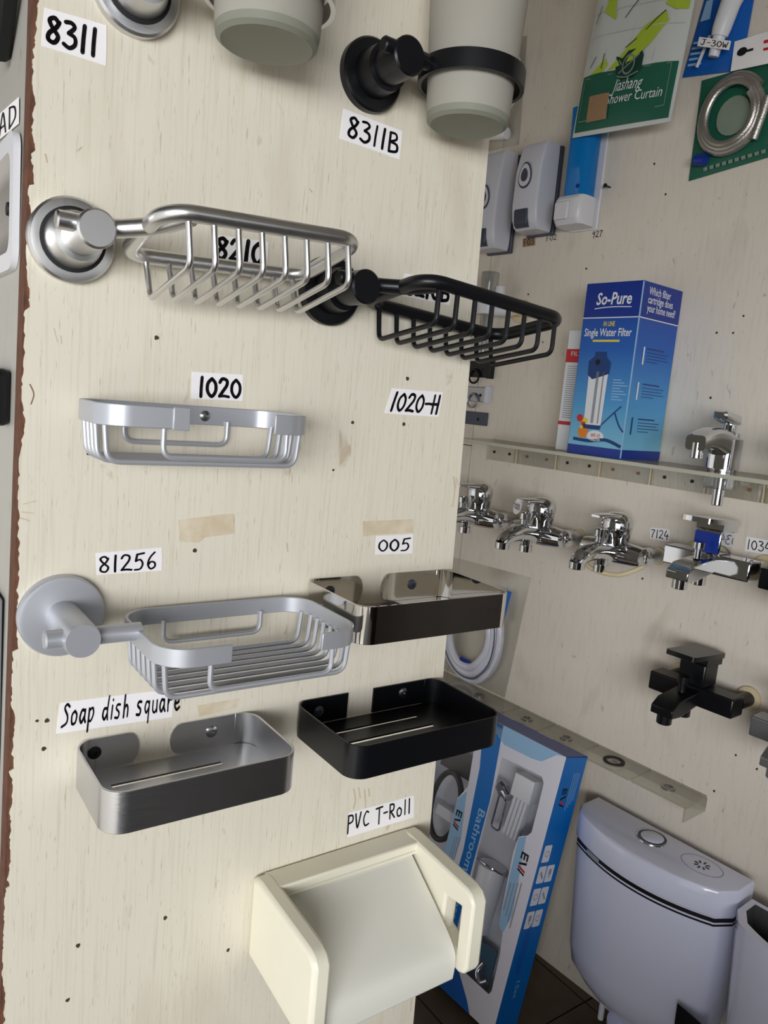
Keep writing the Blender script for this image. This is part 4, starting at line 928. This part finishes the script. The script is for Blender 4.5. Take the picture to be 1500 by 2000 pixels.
mb = MB(); flatpoly(mb, ff(1), [(-.215, BH), EB(985, 1455), EB(1040, 1482), (-.05, BH - .03), (-.02, BH - .004), (-.004, BH)]); build('blue_top', mb, 'pale_blue_print', t, smooth=0)
mb = MB(); flatpoly(mb, ff(1), [EB(1013, 1636), EB(1028, 1634), EB(1000, 1790), EB(982, 1822), EB(974, 1806)]); build('pale_tab', mb, 'pale_blue_print', t, smooth=0)
mb = MB(); flatpoly(mb, ff(1), [EB(893, 1562), EB(912, 1545), EB(900, 1640), EB(880, 1700), EB(868, 1664)]); build('pale_tab', mb, 'pale_blue_print', t, smooth=0)
def down_text(f, x, z, size):                                     # text that reads from top to bottom; local (a, b) -> (x + b, z - a)
    return lambda a, b: f(x + b * size, z - a * size)
def evi(f, f2, x, z, size):
    g = down_text(f, x, z, size); g2 = down_text(f2, x, z, size)
    m1 = MB()
    flatrect(m1, g, 0, .2, .0, .96)
    for y in (0, .38, .76): flatrect(m1, g, .2, .75, y, y + .2)
    build('logo_letter', m1, 'ink', t, smooth=0)
    m1 = MB(); flatpoly(m1, g, [(.85, .96), (1.12, .96), (1.42, .0), (1.2, 0)]); build('logo_letter', m1, 'ink', t, smooth=0)
    m1 = MB(); flatpoly(m1, g, [(1.45, 0), (1.7, 0), (2.0, .96), (1.75, .96)]); build('logo_stroke', m1, 'red_print', t, smooth=0)
    m1 = MB(); flatpoly(m1, g, [(1.8, 0), (2.0, 0), (2.3, .96), (2.1, .96)]); build('logo_stroke', m1, 'ink', t, smooth=0)
x, z = EB(1020, 1662); evi(ff(2), ff(3), x, z, .0185)
x, z = EB(893, 1580); evi(ff(2), ff(3), x, z, .0175)
x, z = EB(936, 1578); mb = MB(); printed(mb, 'Bathroom Accessories', down_text(ff(2), x, z, 1), 0, 0, .30, .026, .01); build('lettering', mb, 'pale_blue_print', t, smooth=0)
mb = MB()
for k in range(4): x, z = EB(1018 - 7 * k, 1724); flatrect(mb, down_text(ff(2), x, z, 1), .0, .09 - .012 * k, 0, .0025)
build('small_print', mb, 'grey_print', t, smooth=0)
mb = MB()
for k in range(3): x, z = EB(898 - 5 * k, 1634); flatrect(mb, down_text(ff(2), x, z, 1), .0, .05, 0, .002)
build('small_print', mb, 'grey_print', t, smooth=0)
# right side print
sf = lambda k: (lambda a, b: Vector((.0003 * k, a, b)))
y, z = ES(1108, 1540); evi(sf(2), sf(3), .018, z + .0, .0165)
mb = MB()
for k in range(4): flatrect(mb, sf(1), .042 + .006 * k, .0435 + .006 * k, z - .045 + .006 * k, z + .03)
build('small_print', mb, 'pale_blue_print', t, smooth=0)
rows = [ES(1078, 1666), ES(1066, 1707), ES(1055, 1750), ES(1042, 1795)]
n = 0
for k, (yy, zz) in enumerate(rows):
    for c_ in range(2):
        if k == 0 and c_ == 1: continue
        y0 = .010 + c_ * .026; h2 = .034
        pnl = MB(); flatpoly(pnl, sf(1), [(a, b) for a, b in rr(y0, y0 + .0235, zz - h2 / 2, zz + h2 / 2, .003, 3)]); build('icon_square', pnl, 'white_print', t, smooth=0)
        ic = MB(); cy, cz = y0 + .012, zz
        if n % 3 == 0: flatring(ic, sf(2), cy, cz, .005, .0066, 14)
        elif n % 3 == 1: flatpoly(ic, sf(2), [(cy - .006, cz + .004), (cy + .004, cz - .010), (cy + .007, cz - .007), (cy - .003, cz + .008)])
        else: flatrect(ic, sf(2), cy - .004, cy + .004, cz - .002, cz + .009); flatrect(ic, sf(2), cy - .0015, cy + .0015, cz - .009, cz - .002)
        build('icon', ic, 'grey_print', t, smooth=0); n += 1
mb = MB(); flatpoly(mb, sf(1), [(.02, .12), (.034, .11), (.04, .18), (.030, .22), (.022, .19)]); build('faint_drawing', mb, 'blue_print', t, smooth=0)
mb = MB(); printed(mb, '1Set', down_text(sf(2), .034, .10, 1), 0, 0, .035, .016, .0); build('lettering', mb, 'pale_blue_print', t, smooth=0)
# contents seen through the windows
build('tray', MB().box(-BW + .004, -.004, .066, .069, .004, BH - .004), 'silver_card', t, smooth=0)
def IN(px, py, y): x, z = EB(px, py, y); return Vector((x, y, z))
a = IN(962, 1690, .036); b = IN(930, 1812, .036); d = (b - a).normalized(); L = (b - a).length
build('packed_tumbler', MB().lathe([(0, .0295), (.004, .031), (L, .027), (L + .003, .023)], a, d, 30), 'mug_white', t)
build('tumbler_ring', MB().tube([a + Vector((0, 0, -.004)) + Vector((.034 * math.cos(q), .031 * math.sin(q) * 1.0 * 1 - .0, -.012 * math.sin(q))) for q in [2 * math.pi * k / 28 for k in range(28)]], .0022, 8, True), 'chrome', t)
c_ = IN(988, 1540, .03); build('packed_bracket', MB().lathe([(0, .012), (.014, .014), (.02, .010), (.034, .010)], c_ + Vector((-.014, 0, 0)), (.8, -.2, -.3), 20), 'chrome', t)
c_ = IN(982, 1588, .022); build('packed_clip', MB().tube([c_ + Vector((a_ - .01, 0, b_)) for a_, b_ in rr(-.010, .012, -.038, .030, .006, 4)], .0022, 8, True), 'chrome', t)
c_ = IN(1005, 1590, .03); bx = MB(); bx.xf = Matrix.Translation(c_) @ Matrix.Rotation(math.radians(4), 4, 'Y')
for k in range(4): b2 = MB(); b2.xf = bx.xf; b2.box(-.012 + k * .010, -.006 + k * .010, -.006, .012, -.045, .035); build('packed_rail', b2, 'mug_white', t, bevel=.001)
c_ = IN(1030, 1530, .03); build('packed_block', MB().box(c_.x - .028, c_.x + .022, .02, .05, c_.z - .035, c_.z + .012), 'mug_white', t, bevel=.002)
c_ = IN(935, 1870, .03); build('packed_card', MB().box(c_.x - .05, c_.x + .035, .034, .040, c_.z - .06, c_.z + .03), 'teal_card', t, smooth=0)
c_ = IN(948, 1910, .03); build('packed_hook', MB().tube(spline([c_ + Vector(p) for p in ((-.012, 0, .022), (-.016, -.008, .004), (-.002, -.012, -.010), (.010, -.006, .0))], 5), .006, 12), 'chrome', t)
c_ = IN(872, 1565, .03); build('towel_ring', MB().tube([c_ + Vector((.042 * math.cos(q), 0, .075 * math.sin(q) - .01)) for q in [2 * math.pi * k / 32 for k in range(32)]], .0065, 10, True), 'black_paint', t)
c_ = IN(890, 1500, .04); build('packed_card', MB().box(c_.x - .05, c_.x + .045, .044, .048, c_.z - .012, c_.z + .04), 'dark_card', t, smooth=0)
c_ = IN(872, 1590, .03); build('packed_holder', MB().box(c_.x - .03, c_.x + .03, .026, .044, c_.z - .012, c_.z + .012), 'mug_white', t, bevel=.002)

# ================================================================== TOILET CISTERNS
def plan(s0, s1, dback, dcorner, bulge, z, r=.02):                # top view loop, front bulges out (-y)
    pts = [(s1, -dback), (s0, -dback)]
    n = 18; w = (s1 - s0)
    for k in range(n + 1):
        u = k / n; x = s0 + w * u; y = -(dcorner + bulge * (1 - (2 * u - 1) ** 2)); e = min(u, 1 - u) * w
        if e < r: y += (1 - math.sqrt(max(0, 1 - ((r - e) / r) ** 2))) * r
        pts.append((x, y))
    return [(x, y, z) for x, y in pts]
def cistern(s, out, z, label, lid=True, sticker=True):
    w = .314; t = wallthing('toilet_cistern', s, 0, label, 'cistern', 'white cisterns by the right wall', out=out); zl = z - .050
    rings = []
    for zz, ins, dc, bl in ((zl, .000, .080, .045), (zl - .03, .001, .080, .045), (zl - .22, .010, .074, .043), (zl - .262, .018, .070, .040), (zl - .29, .045, .064, .030), (zl - .315, .085, .058, .016), (zl - .325, .10, .054, .012)):
        rings.append(plan(ins, w - ins, .008, dc, bl, zz))
    if lid: build('tank', MB().loft(rings), 'ceramic', t, smooth=50)
    else:
        ins_ = [plan(.010, w - .010, .018, .070, .045, zl), plan(.012, w - .012, .018, .068, .044, zl - .12)]
        build('tank', MB().loft([plan(.010, w - .010, .018, .070, .045, zl)] + rings, False, True), 'ceramic', t, smooth=50)
        build('inside', MB().loft(ins_, False, True), 'ceramic_in', t, smooth=50)
    build('outlet', MB().cyl((w / 2, -.06, 0), (w / 2, -.06, zl - .32), .036, n=26), 'ceramic', t)
    for sx in (.10, w - .10): build('fixing_bolt', MB().cyl((sx, -.055, zl - .355), (sx, -.055, zl - .315), .006, n=12), 'white_plastic', t)
    if not lid: return t
    build('lid', MB().loft([plan(-.002, w + .002, .006, .082, .046, zl + .002), plan(-.003, w + .003, .005, .083, .046, zl + .006), plan(-.003, w + .003, .005, .082, .046, z - .006), plan(-.001, w + .001, .007, .080, .045, z - .0015), plan(.003, w - .003, .011, .076, .044, z)]), 'ceramic', t, smooth=40)
    for a, b in ((-.002, -.0095), (-.0130, -.0165)):
        p0_ = plan(-.0006, w + .0006, .012, .0806, .045, zl + a); p1_ = plan(-.0006, w + .0006, .012, .0806, .045, zl + b)
        build('black_stripe', MB().loft([p0_[1:] + p0_[:1], p1_[1:] + p1_[:1]], False, False, False), 'ink', t, smooth=50)
    btn = build('flush_button', MB().lathe([(0, .0285), (.0015, .0280), (.002, .0265)], (.146, -.048, z), (0, 0, 1), 40), 'chrome', t)
    build('button_gap', MB().lathe([(.0005, .0262), (.0024, .0258)], (.146, -.048, z), (0, 0, 1), 40), 'dark_grey_plastic', btn)
    build('button_cap', MB().lathe([(.001, .0205), (.003, .0205), (.004, .0190)], (.146, -.048, z), (0, 0, 1), 36), 'ceramic', btn)
    for k in range(8):
        a = math.pi * k / 4; m1 = MB(); m1.xf = Matrix.Translation((.243, -.047, z + .0004)) @ Matrix.Rotation(a, 4, 'Z')
        m1.prism([(.006, -.0009, 0), (.013, -.0016, 0), (.014, 0, 0), (.013, .0016, 0), (.006, .0009, 0)], (0, 0, .0004)); build('printed_ray', m1, 'ink_soft', t, smooth=0)
    m1 = MB(); flatring(m1, lambda a, b: Vector((a, b, z + .0005)), .243, -.047, .0265, .0274, 36, 1.35); build('printed_ring', m1, 'grey_print', t, smooth=0)
    m1 = MB(); q = plan(-.0012, w + .0012, .012, .0812, .045, zl - .003); q2 = plan(-.0012, w + .0012, .012, .0812, .045, zl - .012); m1.loft([q[5:8], q2[5:8]], False, False, False); build('stripe_sticker', m1, 'grey_print', t, smooth=0)
    return t
CZ = CAMZ - .757
ct1 = cistern(-.404, .020, CZ, 'white ceramic cistern with black stripes and a push button on its lid')
cistern(-.076, .045, CAMZ - .725, 'white cistern tank without a lid, cut off at the right edge', lid=False)
# dark sticker near the foot of the first tank
sx, zz = Ws(1356, 1990, .125); sx += .404
build('black_sticker', MB().loft([[(sx - .028, -.1145, zz + .014), (sx - .004, -.1135, zz + .010), (sx + .026, -.1085, zz + .002)], [(sx - .028, -.1130, zz - .03), (sx - .004, -.1120, zz - .03), (sx + .026, -.1070, zz - .03)]], False, False, False), 'ink', ct1, smooth=0)

# ================================================================== LEFT SIDE OF THE PARTITION
LR = -math.pi / 2
def side_thing(name, px, py, label, cat, out=0.):
    p = Lf(px, py); return empty(name, (lx(p.z) + .0015 - out, p.y, p.z), LR, label, cat)
p1_ = Lf(42, 250); p2_ = Lf(38, 525); h = p1_.z - p2_.z
t = empty('steel_recess_tray', (lx(p2_.z) + .0015, max(.021, p1_.y) + .0, p2_.z), LR, 'stainless steel tray with a rounded rim on the left side of the partition', 'tray')
w = .14
build('rim', sheet_with_holes([(a, b) for a, b in rr(-w, 0, 0, h, .012, 5)], [[(a, b) for a, b in rr(-w + .011, -.011, .011, h - .011, .010, 5)][::-1]], (0, .004, 0), lambda a, b: Vector((a, -.0042, b))), 'white_plastic', t)  # white in place of steel: the rim's highlight is put into its colour
build('pan', MB().loft([[(a, y, b) for a, b in rr(-w + i, -i, i, h - i, .010, 5)] for y, i in ((-.0042, .0108), (-.0012, .016), (-.0006, .026))], False, True), 'brushed_steel', t, smooth=60)
build('screw', MB().lathe([(0, .0045), (.002, .004)], (-.030, -.0008, h * .48), (0, -1, 0), 14), 'black_rubber', t)
p3 = Lf(27, 722); p4 = Lf(26, 834); t = empty('black_box', (lx(p4.z) + .0015, p3.y, p4.z), LR, 'black plastic box at the left edge of the picture', 'box')
build('case', MB().box(-.11, 0, -.012, 0, 0, p3.z - p4.z), 'black_satin', t, bevel=.004); build('face_plate', MB().box(-.104, -.006, -.0135, -.012, .006, p3.z - p4.z - .006), 'dark_grey_plastic', t, bevel=.0005)
p5 = Lf(34, 0); t = empty('black_strap', (lx(p5.z) + .0015, .04, p5.z - .02), LR, 'black strap hanging in the top left corner', 'strap')
build('band', MB().tube([(-.040, -.008, -.002), (-.02, -.009, .012), (.002, -.010, .03), (.022, -.011, .06)], .008, 10), 'black_rubber', t)
build('buckle', MB().box(-.006, .018, -.020, -.002, .030, .045), 'black_satin', t, bevel=.002)
def side_label(text, quad, box, wt, label): paper_label(text, quad, box, wt, label, place=Lf, rot=LR, out=-.0005)
side_label('AD', [(-4, 226), (37, 190), (37, 242), (-4, 276)], (.1, .92, .1, .9), .1, 'paper slip with dark strokes above the steel tray at the left edge')
side_label('018', [(-4, 664), (27, 655), (26, 708), (-4, 714)], (.08, .92, .12, .88), .1, 'paper slip with faint strokes above the black box at the left edge')
p6 = Lf(20, 1170); p7 = Lf(14, 1530); t = empty('mirror_plate', (lx(p7.z) + .0015, p6.y, p7.z), LR, 'bright steel plate low on the left side of the partition', 'plate')
build('plate', MB().box(-.10, 0, -.004, 0, 0, p6.z - p7.z), 'satin_aluminium', t, bevel=.001); build('screw', MB().lathe([(0, .004), (.002, .003)], (-.02, -.004, .03), (0, -1, 0), 12), 'black_rubber', t)
